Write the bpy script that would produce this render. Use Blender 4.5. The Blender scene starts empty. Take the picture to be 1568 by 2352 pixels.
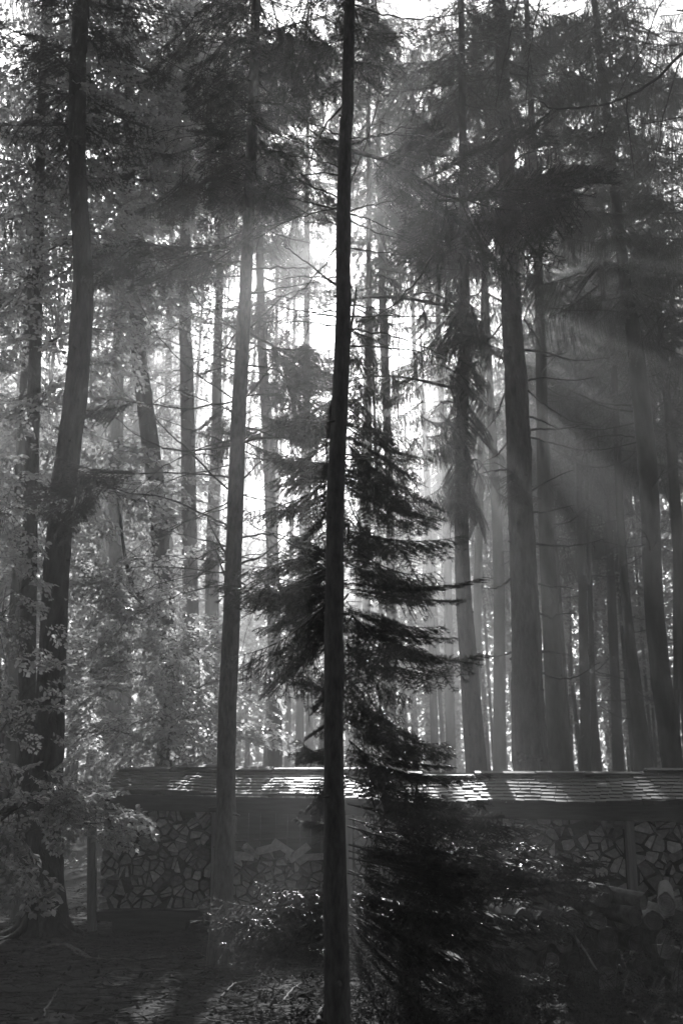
import bpy, math, random
import numpy as np
from mathutils import Vector, Matrix

# ------------------------------------------------------------------ camera, sky, sun, exposure
SC = bpy.context.scene
COL = SC.collection
EYE = 1.6
PITCH = math.radians(15.5)
FPX = 2262.0                      # focal length in the photograph's display pixels (1568 x 2352)
cam = bpy.data.cameras.new('camera')
cam.sensor_fit = 'VERTICAL'; cam.sensor_height = 36.0; cam.lens = 36.0 * FPX / 2352.0
cam.clip_start = 0.05; cam.clip_end = 1000
cam.dof.use_dof = True; cam.dof.focus_distance = 10.0; cam.dof.aperture_fstop = 2.0
camo = bpy.data.objects.new('camera', cam); COL.objects.link(camo)
camo.location = (0, 0, EYE); camo.rotation_euler = (math.pi / 2 + PITCH, 0, 0)
SC.camera = camo

SUN_EL = math.radians(31.5)
SUN_AZ = math.radians(0.5)        # clockwise from +Y
sd = Vector((math.sin(SUN_AZ) * math.cos(SUN_EL), math.cos(SUN_AZ) * math.cos(SUN_EL), math.sin(SUN_EL)))
sl = bpy.data.lights.new('sun', 'SUN'); sl.energy = 5.0; sl.angle = math.radians(0.5); sl.color = (1, 1, 1)
so = bpy.data.objects.new('sun', sl); COL.objects.link(so)
so.rotation_euler = sd.to_track_quat('Z', 'Y').to_euler()
W = bpy.data.worlds.new('World'); SC.world = W; W.use_nodes = True
wn = W.node_tree.nodes; wl = W.node_tree.links
bg = wn['Background']; bg.inputs[1].default_value = 0.105
sky = wn.new('ShaderNodeTexSky'); sky.sky_type = 'NISHITA'; sky.sun_disc = False
sky.sun_elevation = SUN_EL; sky.sun_rotation = SUN_AZ; sky.dust_density = 2.0
bw = wn.new('ShaderNodeRGBToBW')
wl.new(sky.outputs[0], bw.inputs[0]); wl.new(bw.outputs[0], bg.inputs[0])
SC.view_settings.view_transform = 'Standard'; SC.view_settings.look = 'None'
SC.view_settings.exposure = 1.35; SC.view_settings.gamma = 1.0
SC.render.engine = 'CYCLES'
cy = SC.cycles
cy.max_bounces = 5; cy.diffuse_bounces = 3; cy.glossy_bounces = 2; cy.transmission_bounces = 3
cy.volume_bounces = 0; cy.transparent_max_bounces = 4
cy.sample_clamp_indirect = 4.0; cy.sample_clamp_direct = 0
cy.use_denoising = True; cy.use_adaptive_sampling = True; cy.adaptive_threshold = 0.004
try: cy.denoiser = 'OPENIMAGEDENOISE'; cy.denoising_input_passes = 'RGB_ALBEDO_NORMAL'
except Exception: pass
HAZE_DENSITY = 0.0095
HAZE_G = 0.66

rng = np.random.default_rng(11)
random.seed(5)
CP, SP = math.cos(PITCH), math.sin(PITCH)

def P(x, y, Y):
    """the point at depth Y (metres north of the camera) seen at photograph pixel x, y"""
    a = (x - 784) / FPX; b = (1176 - y) / FPX
    d = np.array([a, CP - b * SP, SP + b * CP])
    return np.array([0, 0, EYE]) + d * (Y / d[1])
def PXM(y, Y):
    """metres per photograph pixel at depth Y and picture row y"""
    b = (1176 - y) / FPX
    return (Y / (CP - b * SP)) / FPX

# ------------------------------------------------------------------ materials
def newmat(name):
    m = bpy.data.materials.new(name); m.use_nodes = True
    return m, m.node_tree.nodes, m.node_tree.links, m.node_tree.nodes['Principled BSDF']
def noise_mat(name, lo, hi, scale=(8, 8, 8), rough=0.8, bump=0.3, dist=0.02, detail=6, spec=0.3, second=None, coord='Object'):
    m, n, l, b = newmat(name)
    tc = n.new('ShaderNodeTexCoord'); mp = n.new('ShaderNodeMapping'); mp.inputs['Scale'].default_value = scale
    nz = n.new('ShaderNodeTexNoise'); nz.inputs['Scale'].default_value = 1; nz.inputs['Detail'].default_value = detail
    nz.inputs['Roughness'].default_value = 0.65
    l.new(tc.outputs[coord], mp.inputs[0]); l.new(mp.outputs[0], nz.inputs[0])
    cr = n.new('ShaderNodeValToRGB')
    cr.color_ramp.elements[0].position = 0.3; cr.color_ramp.elements[0].color = (lo, lo, lo, 1)
    cr.color_ramp.elements[1].position = 0.72; cr.color_ramp.elements[1].color = (hi, hi, hi, 1)
    l.new(nz.outputs[0], cr.inputs[0]); l.new(cr.outputs[0], b.inputs['Base Color'])
    b.inputs['Roughness'].default_value = rough; b.inputs['Specular IOR Level'].default_value = spec
    bp = n.new('ShaderNodeBump'); bp.inputs['Strength'].default_value = bump; bp.inputs['Distance'].default_value = dist
    h = nz.outputs[0]
    if second:
        vo = n.new('ShaderNodeTexVoronoi'); vo.feature = 'DISTANCE_TO_EDGE'; vo.inputs['Scale'].default_value = 1
        m2 = n.new('ShaderNodeMapping'); m2.inputs['Scale'].default_value = second
        ns = n.new('ShaderNodeTexNoise'); ns.inputs['Scale'].default_value = 6
        ad = n.new('ShaderNodeVectorMath'); ad.operation = 'MULTIPLY_ADD'; ad.inputs[1].default_value = (.12, .12, .12)
        l.new(tc.outputs[coord], ns.inputs[0]); l.new(ns.outputs[1], ad.inputs[0]); l.new(tc.outputs[coord], ad.inputs[2])
        l.new(ad.outputs[0], m2.inputs[0]); l.new(m2.outputs[0], vo.inputs[0])
        mx = n.new('ShaderNodeMath'); mx.operation = 'MULTIPLY_ADD'; mx.inputs[1].default_value = 1.4
        mn = n.new('ShaderNodeMath'); mn.operation = 'MINIMUM'; mn.inputs[1].default_value = .35
        l.new(vo.outputs[0], mn.inputs[0]); l.new(mn.outputs[0], mx.inputs[0]); l.new(nz.outputs[0], mx.inputs[2])
        h = mx.outputs[0]
    l.new(h, bp.inputs['Height']); l.new(bp.outputs[0], b.inputs['Normal'])
    return m
def leaf_mat(name, refl, trans, mix, rough, spec=0.5, var=0.35):
    m, n, l, b = newmat(name)
    out = n['Material Output']
    b.inputs['Roughness'].default_value = rough; b.inputs['Specular IOR Level'].default_value = spec
    tr = n.new('ShaderNodeBsdfTranslucent'); mx = n.new('ShaderNodeMixShader'); mx.inputs[0].default_value = mix
    tc = n.new('ShaderNodeTexCoord'); nz = n.new('ShaderNodeTexNoise'); nz.inputs['Scale'].default_value = 5
    nz.inputs['Detail'].default_value = 3
    l.new(tc.outputs['Object'], nz.inputs[0])
    for val, tgt in ((refl, b.inputs['Base Color']), (trans, tr.inputs[0])):
        mr = n.new('ShaderNodeMapRange'); mr.inputs[1].default_value = .35; mr.inputs[2].default_value = .65
        mr.inputs[3].default_value = val * (1 - var); mr.inputs[4].default_value = val * (1 + var)
        l.new(nz.outputs[0], mr.inputs[0]); l.new(mr.outputs[0], tgt)
    l.new(b.outputs[0], mx.inputs[1]); l.new(tr.outputs[0], mx.inputs[2]); l.new(mx.outputs[0], out.inputs[0])
    return m
M = {}
M['bark'] = noise_mat('bark', .025, .11, (14, 14, 3.5), .85, .9, .02, second=(16, 16, 3.2))
M['bark_fine'] = noise_mat('bark_fine', .045, .16, (30, 30, 9), .75, .5, .008)
M['bark_far'] = noise_mat('bark_far', .035, .10, (8, 8, 2), .9, .5, .02)
M['twig'] = noise_mat('twig', .05, .12, (30, 30, 30), .8, .3, .005)
M['needle'] = leaf_mat('needle', .12, .26, .25, .27, .85)
M['needle_far'] = leaf_mat('needle_far', .09, .26, .38, .5, .35)
M['leaf'] = leaf_mat('leaf', .08, .85, .52, .28, .7)
M['leaf_far'] = leaf_mat('leaf_far', .08, .62, .5, .4, .5)
M['ground'] = noise_mat('ground', .02, .08, (9, 9, 9), .95, 1.0, .05, 12)
M['litter'] = noise_mat('litter', .025, .10, (40, 40, 40), .9, .3, .003, spec=.15)
M['shingle'] = noise_mat('shingle', .05, .15, (5, 30, 30), .6, .5, .006, spec=.5)
M['plank'] = noise_mat('plank', .035, .10, (3, 30, 30), .8, .5, .006)
M['post'] = noise_mat('post', .16, .32, (30, 30, 3), .8, .5, .006)
M['endgrain'] = noise_mat('endgrain', .24, .55, (24, 24, 24), .85, .4, .004, coord='Object')
def vary(m, amt=.5):
    """each piece its own tone"""
    n, l = m.node_tree.nodes, m.node_tree.links; b = n['Principled BSDF']; src = b.inputs['Base Color'].links[0].from_socket
    oi = n.new('ShaderNodeObjectInfo'); mr = n.new('ShaderNodeMapRange'); mr.inputs[3].default_value = 1 - amt; mr.inputs[4].default_value = 1 + amt * .6
    mx = n.new('ShaderNodeVectorMath'); mx.operation = 'SCALE'; l.new(oi.outputs['Random'], mr.inputs[0]); l.new(src, mx.inputs[0]); l.new(mr.outputs[0], mx.inputs['Scale']); l.new(mx.outputs[0], b.inputs['Base Color'])
    return m
vary(M['endgrain'], .65)
M['logend'] = noise_mat('logend', .10, .30, (14, 14, 14), .85, .5, .006)
def rings(m):
    n, l = m.node_tree.nodes, m.node_tree.links; b = n['Principled BSDF']; src = b.inputs['Base Color'].links[0].from_socket
    tc = n.new('ShaderNodeTexCoord'); wv = n.new('ShaderNodeTexWave'); wv.wave_type = 'RINGS'; wv.rings_direction = 'Y'; wv.inputs['Scale'].default_value = 16; wv.inputs['Distortion'].default_value = 5; wv.inputs['Detail'].default_value = 3
    mr = n.new('ShaderNodeMapRange'); mr.inputs[3].default_value = .85; mr.inputs[4].default_value = 1.08
    mx = n.new('ShaderNodeVectorMath'); mx.operation = 'SCALE'; l.new(tc.outputs['Object'], wv.inputs[0]); l.new(wv.outputs['Fac'], mr.inputs[0]); l.new(src, mx.inputs[0]); l.new(mr.outputs[0], mx.inputs['Scale']); l.new(mx.outputs[0], b.inputs['Base Color'])
    return m
vary(rings(M['logend']), .6)
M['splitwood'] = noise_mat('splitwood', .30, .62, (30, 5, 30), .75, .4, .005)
M['woodside_shaded'] = noise_mat('woodside_shaded', .03, .11, (30, 5, 30), .85, .5, .006)  # splitwood darkened for stacked pieces, so the gaps between them look shaded
M['logbark'] = noise_mat('logbark', .04, .17, (16, 16, 16), .8, .8, .01)

# ------------------------------------------------------------------ mesh building
class MB:
    def __init__(s): s.v = []; s.f = []; s.n = 0
    def add(s, v, f, mat=0, smooth=False):
        v = np.asarray(v, float).reshape(-1, 3); f = np.asarray(f, np.int64)
        if len(v) == 0 or len(f) == 0: return
        s.v.append(v); s.f.append((f + s.n, mat, smooth)); s.n += len(v)
    def merge(s, o, R=None, t=None, sc=1.0):
        for v in o.v: pass
        if not o.n: return
        v = np.concatenate(o.v) * sc
        if R is not None: v = v @ np.asarray(R).T
        if t is not None: v = v + t
        s.v.append(v)
        for f, m, sm in o.f: s.f.append((f + s.n, m, sm))
        s.n += len(v)
    def mesh(s, name, mats):
        me = bpy.data.meshes.new(name)
        v = np.concatenate(s.v); me.vertices.add(len(v)); me.vertices.foreach_set('co', v.astype(np.float32).ravel())
        li = np.concatenate([f.ravel() for f, _, _ in s.f]); me.loops.add(len(li))
        tot = np.concatenate([np.full(len(f), f.shape[1]) for f, _, _ in s.f])
        start = np.concatenate([[0], np.cumsum(tot)[:-1]])
        me.polygons.add(len(tot)); me.loops.foreach_set('vertex_index', li.astype(np.int32))
        me.polygons.foreach_set('loop_start', start.astype(np.int32))
        me.polygons.foreach_set('loop_total', tot.astype(np.int32))
        me.polygons.foreach_set('material_index', np.concatenate([np.full(len(f), m) for f, m, _ in s.f]).astype(np.int32))
        me.polygons.foreach_set('use_smooth', np.concatenate([np.full(len(f), sm) for f, _, sm in s.f]).astype(bool))
        for m in mats: me.materials.append(M[m])
        me.update(calc_edges=True); me.validate()
        return me
    def build(s, name, mats, parent=None, origin=None):
        """one mesh object; vertices are given in world space, origin is where the thing (or its parent) stands"""
        if isinstance(mats, str): mats = [mats]
        o = bpy.data.objects.new(name, None if s.n == 0 else s.mesh(name, mats)); COL.objects.link(o)
        if parent is not None:
            o.parent = parent
            off = Vector(parent.location) if parent.parent is None else Vector((0, 0, 0))
            if parent.parent is not None:
                q = parent
                while q.parent is not None: q = q.parent
                off = Vector(q.location)
            if origin is None: o.data.transform(Matrix.Translation(-off))
            else: o.data.transform(Matrix.Translation(-Vector(origin)))
        elif origin is not None:
            o.data.transform(Matrix.Translation(-Vector(origin))); o.location = origin
        return o
def tag(o, label=None, cat=None, group=None, kind=None):
    if label: o['label'] = label
    if cat: o['category'] = cat
    if group: o['group'] = group
    if kind: o['kind'] = kind
    return o
def empty(name, loc, label, cat, group=None):
    o = bpy.data.objects.new(name, None); COL.objects.link(o); o.location = tuple(float(c) for c in loc)
    o.empty_display_size = .2
    return tag(o, label, cat, group)
def nrm(a, ax=-1): return a / (np.linalg.norm(a, axis=ax, keepdims=True) + 1e-9)

def smooth_line(pts, n):
    """Catmull-Rom through points (any number of columns)"""
    p = np.asarray(pts, float)
    if len(p) == 2: return p[0] + (p[1] - p[0]) * np.linspace(0, 1, n)[:, None]
    q = np.vstack([2 * p[0] - p[1], p, 2 * p[-1] - p[-2]])
    u = np.linspace(0, len(p) - 1 - 1e-6, n); i = u.astype(int); t = (u - i)[:, None]
    a, b, c, d = q[i], q[i + 1], q[i + 2], q[i + 3]
    return .5 * (2 * b + (c - a) * t + (2 * a - 5 * b + 4 * c - d) * t ** 2 + (3 * b - a - 3 * c + d) * t ** 3)
def tube(mb, pts, rad, segs=8, mat=0, wob=0.0, caps=True, smooth=True):
    p = np.asarray(pts, float); r = np.broadcast_to(np.asarray(rad, float), (len(p),))
    t = nrm(np.gradient(p, axis=0)); ref = np.array([0, 0, 1.0]) if abs(t[0][2]) < .9 else np.array([1.0, 0, 0])
    u = nrm(np.cross(ref, t)); w = np.cross(t, u)
    a = np.linspace(0, 2 * np.pi, segs, endpoint=False)
    if wob:
        nz = rng.normal(0, 1, (len(p), segs)); 
        for i_ in range(1, len(p)): nz[i_] = .82 * nz[i_ - 1] + .57 * nz[i_]
        nz += rng.normal(0, .5, (len(p), segs))
    rr = r[:, None] * (1 + (nz * wob if wob else 0))
    v = p[:, None] + rr[..., None] * (np.cos(a)[None, :, None] * u[:, None] + np.sin(a)[None, :, None] * w[:, None])
    k = np.arange((len(p) - 1) * segs); i, j = k // segs, k % segs; j2 = (j + 1) % segs
    f = np.stack([i * segs + j, i * segs + j2, (i + 1) * segs + j2, (i + 1) * segs + j], 1)
    mb.add(v, f, mat, smooth)
    if caps:
        for e in (0, len(p) - 1):
            mb.add(v[e], [list(range(segs))[::(1 if e else -1)]], mat)
def prisms(mb, S, E, r0, r1, mat=0):
    """many thin 3-sided sticks at once"""
    S = np.asarray(S, float); E = np.asarray(E, float); n = len(S)
    if not n: return
    d = nrm(E - S); ref = np.where(np.abs(d[:, 2:3]) < .9, [[0, 0, 1.]], [[1., 0, 0]])
    u = nrm(np.cross(ref, d)); w = np.cross(d, u)
    r0 = np.broadcast_to(r0, (n,))[:, None]; r1 = np.broadcast_to(r1, (n,))[:, None]
    vs = []
    for k in range(3):
        o = math.cos(k * 2.0944) * u + math.sin(k * 2.0944) * w
        vs += [S + o * r0, E + o * r1]
    v = np.stack(vs, 1).reshape(-1, 3); b = np.arange(n)[:, None] * 6
    f = np.concatenate([b + [0, 2, 3, 1], b + [2, 4, 5, 3], b + [4, 0, 1, 5]])
    mb.add(v, f, mat)
def box(mb, c, sx, sy, sz, R=None, mat=0):
    v = np.array([[x, y, z] for x in (-.5, .5) for y in (-.5, .5) for z in (-.5, .5)]) * [sx, sy, sz]
    if R is not None: v = v @ R.T
    mb.add(v + np.asarray(c), [[0, 1, 3, 2], [4, 6, 7, 5], [0, 4, 5, 1], [2, 3, 7, 6], [0, 2, 6, 4], [1, 5, 7, 3]], mat)
def frame(x, up=(0, 0, 1)):
    x = nrm(np.asarray(x, float)); y = nrm(np.cross(up, x)); z = np.cross(x, y)
    return np.stack([x, y, z], 1)
def rotz(a): c, s = math.cos(a), math.sin(a); return np.array([[c, -s, 0], [s, c, 0], [0, 0, 1.]])
def roty(a): c, s = math.cos(a), math.sin(a); return np.array([[c, 0, s], [0, 1, 0], [-s, 0, c]])
def rotx(a): c, s = math.cos(a), math.sin(a); return np.array([[1, 0, 0], [0, c, -s], [0, s, c]])

def needles(mb, S, E, up, step, ln, wd, mat=1, spread=.9, g=None):
    """needle triangles along stick segments S-E, combed to both sides"""
    g = g or rng
    L = np.linalg.norm(E - S, axis=1); k = np.maximum(1, np.round(L / step).astype(int))
    idx = np.repeat(np.arange(len(S)), k); n = len(idx)
    if not n: return
    t = (np.concatenate([np.arange(q) for q in k]) + g.random(n)) / k[idx]
    d = nrm(E - S)[idx]; c = S[idx] + (E - S)[idx] * t[:, None]
    up = np.broadcast_to(up, S.shape)[idx]
    s = nrm(np.cross(up, d)); un = np.cross(d, s)
    for sgn in (-1, 1):
        a = spread + g.normal(0, .15, n)
        lift = g.normal(.18, .35, n)
        nd = nrm(d * np.cos(a)[:, None] + s * (sgn * np.sin(a))[:, None] + un * lift[:, None])
        l = ln * g.uniform(.75, 1.15, n)[:, None]
        e = d * (wd / 2)
        v = np.stack([c - e, c + e, c + nd * l], 1).reshape(-1, 3)
        mb.add(v, np.arange(n * 3).reshape(-1, 3), mat)

def conifer_bough(seed, L=1.0, sag=.15, upturn=.1, tw=.42, step=.05, hang=.15, sub=True, nstep=.006, nl=.02, nw=.003, width_r=.012, ang=.95, twist=.5, bare=.08):
    """bough along +X, needles included; material 0 wood, 1 needles"""
    g = np.random.default_rng(seed); mb = MB()
    T = np.linspace(0, 1, 12)
    ax = np.stack([L * T, .04 * L * np.sin(T * 4 + seed), -sag * L * np.sin(T * np.pi * .6) + upturn * L * T ** 3], 1)
    tube(mb, ax, width_r * (1 - .85 * T), 5, 0)
    S, E, U = [], [], []
    n = int(L / step)
    for i in range(n):
        t = bare + (1 - bare) * (i + g.random() * .6) / n
        if t > 1: continue
        p = np.array([np.interp(t, T, ax[:, k]) for k in range(3)])
        for sg in (-1, 1):
            if g.random() < .1: continue
            ll = tw * L * (min(1, .35 + t * 2.2)) * (1.03 - t) ** .6 * g.uniform(.7, 1.15) + .03
            a = ang * g.uniform(.75, 1.15)
            d = np.array([math.cos(a), sg * math.sin(a), 0]); K = 5
            q = np.linspace(0, 1, K)[:, None]
            sw = nrm(d + [.5, 0, 0])
            pts = p + ll * (q * d * (1 - q * .25) + q ** 2 * .25 * sw) + np.array([0, 0, -1]) * ll * (hang * g.uniform(.5, 1.5) * q + hang * q ** 2)
            pts = pts + g.normal(0, .008 * ll, pts.shape)
            S += list(pts[:-1]); E += list(pts[1:])
            if sub:
                m = int(ll / (step * .9))
                for j in range(m):
                    u = .2 + .8 * (j + g.random()) / max(m, 1)
                    if u > .95: continue
                    b = np.array([np.interp(u, q[:, 0], pts[:, k]) for k in range(3)])
                    for s2 in (-1, 1):
                        l2 = ll * .42 * (1.05 - u) * g.uniform(.6, 1.2) + .02
                        a2 = math.atan2(d[1], d[0]) + s2 * .85 * g.uniform(.8, 1.2)
                        e2 = b + l2 * np.array([math.cos(a2), math.sin(a2), -hang * g.uniform(0, 1.6)])
                        S.append(b); E.append(e2)
    S = np.array(S); E = np.array(E)
    prisms(mb, S, E, .0022 + nw * .3, .0012 + nw * .2, 0)
    i0 = max(1, int(len(ax) * .45))
    S2 = np.vstack([S, ax[i0:-1]]); E2 = np.vstack([E, ax[i0 + 1:]])
    needles(mb, S2, E2, np.array([0, 0, 1.]), nstep, nl, nw, 1, g=g)
    return mb

def leaf_spray(seed, size=.055, L=.5, nside=5, simple=False):
    """flat beech-like spray along +X; material 0 twig, 1 leaf"""
    g = np.random.default_rng(seed); mb = MB(); S, E = [], []; B, D = [], []
    n = nside * 2
    for i in range(n):
        t = (i + .5) / n; p = np.array([L * t, .03 * math.sin(5 * t + seed), -.10 * L * t * t])
        sg = 1 if i % 2 else -1; a = .8 * g.uniform(.7, 1.2); ll = L * .55 * (1.1 - t) * g.uniform(.6, 1.2)
        d = np.array([math.cos(a), sg * math.sin(a), -.1 * g.random()])
        S.append(p); E.append(p + d * ll)
        k = max(2, int(ll / (size * .55)))
        for j in range(k):
            u = (j + .7) / k
            s2 = 1 if j % 2 else -1; a2 = math.atan2(d[1], d[0]) + s2 * .8 * g.uniform(.6, 1.1)
            B.append(p + d * ll * u); D.append([math.cos(a2), math.sin(a2), g.normal(-.15, .3)])
        B.append(p + d * ll); D.append(d)
    S.append(np.zeros(3)); E.append(np.array([L, 0, -.1 * L]))
    prisms(mb, np.array(S), np.array(E), .0025, .0012, 0)
    B = np.array(B); D = nrm(np.array(D)); m = len(B)
    up = nrm(np.array([0, 0, 1.]) + g.normal(0, .55, (m, 3))); sd_ = nrm(np.cross(up, D)); un = np.cross(D, sd_)
    l = (size * g.uniform(.7, 1.25, m))[:, None]; w = l * .33
    fold = g.uniform(.0, .35, m)[:, None] * w
    b0 = B + D * l * .08
    c1 = B + D * l * .38; c2 = B + D * l * .72 - un * l * .03; tip = B + D * l * 1.05 - un * l * .1
    if simple:
        cm = B + D * l * .5
        v = np.stack([b0, cm + sd_ * w + un * fold, tip, cm - sd_ * w + un * fold], 1).reshape(-1, 3)
        k = np.arange(m)[:, None] * 4
        mb.add(v, np.concatenate([k + [0, 1, 2], k + [0, 2, 3]]), 1)
    else:
        v = np.stack([b0, c1 + sd_ * w + un * fold, c2 + sd_ * w * .8 + un * fold, tip, c2 - sd_ * w * .8 + un * fold, c1 - sd_ * w + un * fold], 1).reshape(-1, 3)
        k = np.arange(m)[:, None] * 6
        mb.add(v, np.concatenate([k + [0, 1, 2, 3], k + [0, 3, 4, 5]]), 1)
    return mb

# ------------------------------------------------------------------ foliage templates
FIR = [conifer_bough(s, 1.0, sag=.06 + .03 * s, upturn=.10, tw=.46, step=.05, hang=.16 + .09 * s, nstep=.0105, nl=.026, nw=.0052, width_r=.009) for s in range(5)]
FIRL = [conifer_bough(200 + s, 1.0, sag=.02 + .02 * s, upturn=.10, tw=.27, step=.034, hang=.05 + .05 * s, nstep=.0075, nl=.0135, nw=.003, width_r=.004, bare=.02) for s in range(4)]
MID = [conifer_bough(20 + s, 1.0, sag=.18, upturn=.10, tw=.36, step=.055, hang=.28, sub=True, nstep=.016, nl=.036, nw=.007) for s in range(4)]
WEEP = [conifer_bough(40 + s, 1.0, sag=.20, upturn=.14, tw=.21, step=.03, hang=1.0, sub=False, nstep=.016, nl=.03, nw=.007, ang=1.2) for s in range(4)]
SPRAY = [leaf_spray(s, .072, .5, 5) for s in range(5)]
SPRAYF = [leaf_spray(50 + s, .10, .8, 4, True) for s in range(4)]

def put_bough(mb, tpls, a, b, roll=0.0, g=None, rise=0.0):
    """bough from point a to point b"""
    g = g or rng
    a = np.asarray(a, float); b = np.asarray(b, float); d = b - a; L = np.linalg.norm(d)
    R = frame(d) @ rotx(roll)
    mb.merge(tpls[g.integers(len(tpls))], R, a, L)

# ------------------------------------------------------------------ ground
def ground_z(x, y):
    return .05 * np.sin(x * .7 + 1.3) * np.cos(y * .5) + .03 * np.sin(x * 2.1 + y * 1.3)
def ground():
    mb = MB()
    xs = np.concatenate([np.linspace(-160, -9, 24), np.linspace(-8, 8, 110), np.linspace(9, 160, 24)])
    ys = np.concatenate([np.linspace(-60, 3, 12), np.linspace(4, 16, 110), np.linspace(17, 260, 50)])
    X, Y = np.meshgrid(xs, ys); Z = ground_z(X, Y) + np.random.default_rng(3).normal(0, .010, X.shape)
    n = len(xs); k = np.arange((len(ys) - 1) * (n - 1)); i, j = k // (n - 1), k % (n - 1)
    mb.add(np.stack([X, Y, Z], -1), np.stack([i * n + j, i * n + j + 1, (i + 1) * n + j + 1, (i + 1) * n + j], 1), 0, True)
    tag(mb.build('ground', 'ground'), kind='structure')
ground()
def litter():
    g = np.random.default_rng(8); mb = MB()
    n = 26000
    y = 5.5 + 12 * g.random(n) ** 1.3; x = (g.random(n) - .5) * 1.0 * (y + 2)
    z = ground_z(x, y) + g.uniform(.003, .03, n)
    a = g.random(n) * 6.283; s = g.uniform(.012, .045, n)
    d = np.stack([np.cos(a), np.sin(a), g.normal(0, .35, n)], 1); w = np.stack([-np.sin(a), np.cos(a), g.normal(0, .4, n)], 1)
    c = np.stack([x, y, z], 1)
    v = np.stack([c - d * s[:, None], c + w * s[:, None] * .45, c + d * s[:, None], c - w * s[:, None] * .45], 1)
    mb.add(v, np.arange(4 * n).reshape(-1, 4), 0)
    n = 10000
    y = 5.5 + 11 * g.random(n) ** 1.3; x = (g.random(n) - .5) * 1.0 * (y + 2); a = g.normal(0, .9, n); l = g.uniform(.04, .22, n)
    c = np.stack([x, y, ground_z(x, y) + g.uniform(.01, .04, n)], 1)
    d = np.stack([np.cos(a), np.sin(a), g.normal(0, .08, n)], 1) * l[:, None]
    prisms(mb, c - d, c + d, .003, .002, 0)
    tag(mb.build('leaf_litter', 'litter'), label='dead leaves, needles and bits of twig scattered over the forest floor', kind='stuff')
litter()

# ------------------------------------------------------------------ trunks
def trunk_points(pts, Y, top_z=None):
    """pts: (x, y, width) in picture pixels; returns centres and radii from the ground up, flared at the foot"""
    pts = sorted(pts, key=lambda q: -q[1])
    c = [P(x, y, Y) for x, y, w in pts]; r = [w / 2 * PXM(y, Y) * .98 for x, y, w in pts]
    lean = (c[1] - c[0]) / max(.1, (c[1] - c[0])[2])
    if c[0][2] > .05:
        z0 = c[0][2]; foot = c[0] - lean * (z0 + .15)
        c = [foot] + c; r = [r[0] * (1.0 + .06 * min(z0, 3))] + r
    else:
        c[0] = c[0] + lean * (-.15 - c[0][2])
    up = (c[-1] - c[-3]) / max(.1, (c[-1] - c[-3])[2]) if len(c) > 2 else lean
    tz = top_z or 24
    if c[-1][2] < tz - 1:
        h = tz - c[-1][2]
        c += [c[-1] + up * h * .5 * [.5, .5, 1], c[-1] + up * h * [.5, .5, 1]]; r += [r[-1] * .62, r[-1] * .15]
    return np.array(c), np.array(r)
def make_trunk(root, c, r, mat='bark', segs=18, flare=1.5, name='trunk', wob=.02, n=60):
    q = smooth_line(np.column_stack([c, r]), n); p, rr = q[:, :3].copy(), np.abs(q[:, 3]) + .003
    z = p[:, 2] - p[0, 2]
    rr = rr * (1 + (flare - 1) * np.exp(-z / .28))
    p[:, :2] += np.cumsum(rng.normal(0, .0012, (n, 2)), 0) * .8
    mb = MB(); tube(mb, p, rr, segs, 0, wob)
    if segs >= 18:                                     # knots and broken stubs in the bark
        for _ in range(26):
            i = rng.integers(3, int(n * .8)); a = rng.random() * 6.28; d = np.array([math.cos(a), math.sin(a), rng.uniform(-.3, .2)]); l = rr[i] * rng.uniform(1.05, 1.15) + rng.choice([.0, .02, .06])
            tube(mb, [p[i] + d * rr[i] * .7, p[i] + d * (rr[i] * .98), p[i] + d * l], [rr[i] * .28, rr[i] * .18, .006], 6)
    return mb.build(name, mat, root), p, rr
def dead_branch(root, px, Y, r=.012, dY=0.0, twigs=5, mat='twig', name='branch', tl=.28):
    """bare branch traced through picture pixels at depth Y, running dY further at its tip"""
    n = len(px); c = np.array([P(x, y, Y + dY * (i / (n - 1)) ** 1.2) for i, (x, y) in enumerate(px)])
    L = np.linalg.norm(np.diff(c, axis=0), axis=1).sum()
    q = smooth_line(c, max(8, n * 4)); q += rng.normal(0, .006, q.shape)
    t = np.linspace(0, 1, len(q)); mb = MB(); tube(mb, q, r * (1 - .8 * t) + .0015, 6, 0)
    S, E = [], []
    for k in range(int(twigs * L * 2.0) + 2):
        u = rng.uniform(.2, 1); i = min(int(u * (len(q) - 1)), len(q) - 2)
        d = nrm(q[i + 1] - q[i]); s = rng.normal(0, 1, 3); s[2] -= .4; s = nrm(s - d * np.dot(s, d))
        l = tl * rng.uniform(.3, 1.2); a = q[i]; b = a + nrm(d * .8 + s) * l * .5; e = b + nrm(d * .6 + s + [0, 0, -.4]) * l * .5
        S += [a, b]; E += [b, e]
        if rng.random() < .5:
            S.append(b); E.append(b + nrm(rng.normal(0, 1, 3) + d) * l * .35)
    prisms(mb, S, E, max(.0022, r * .2), .0012, 0)
    return mb.build(name, mat, root), q
def trunk_px(p, z, Y): return 784 + np.interp(z, p[:, 2], p[:, 0]) / (Y * CP + (z - EYE) * SP) * FPX
def ground_at(c): return (float(c[0]), float(c[1]), float(ground_z(c[0], c[1])))

def tree(name, label, pts, Y, cat='tree', group=None, mat='bark', top=26, **k):
    c, r = trunk_points(pts, Y, top)
    root = empty(name, ground_at(P(pts[0][0], pts[0][1], Y) if False else c[0]), label, cat, group)
    o, p, rr = make_trunk(root, c, r, mat, **k)
    return root, p, rr

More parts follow.
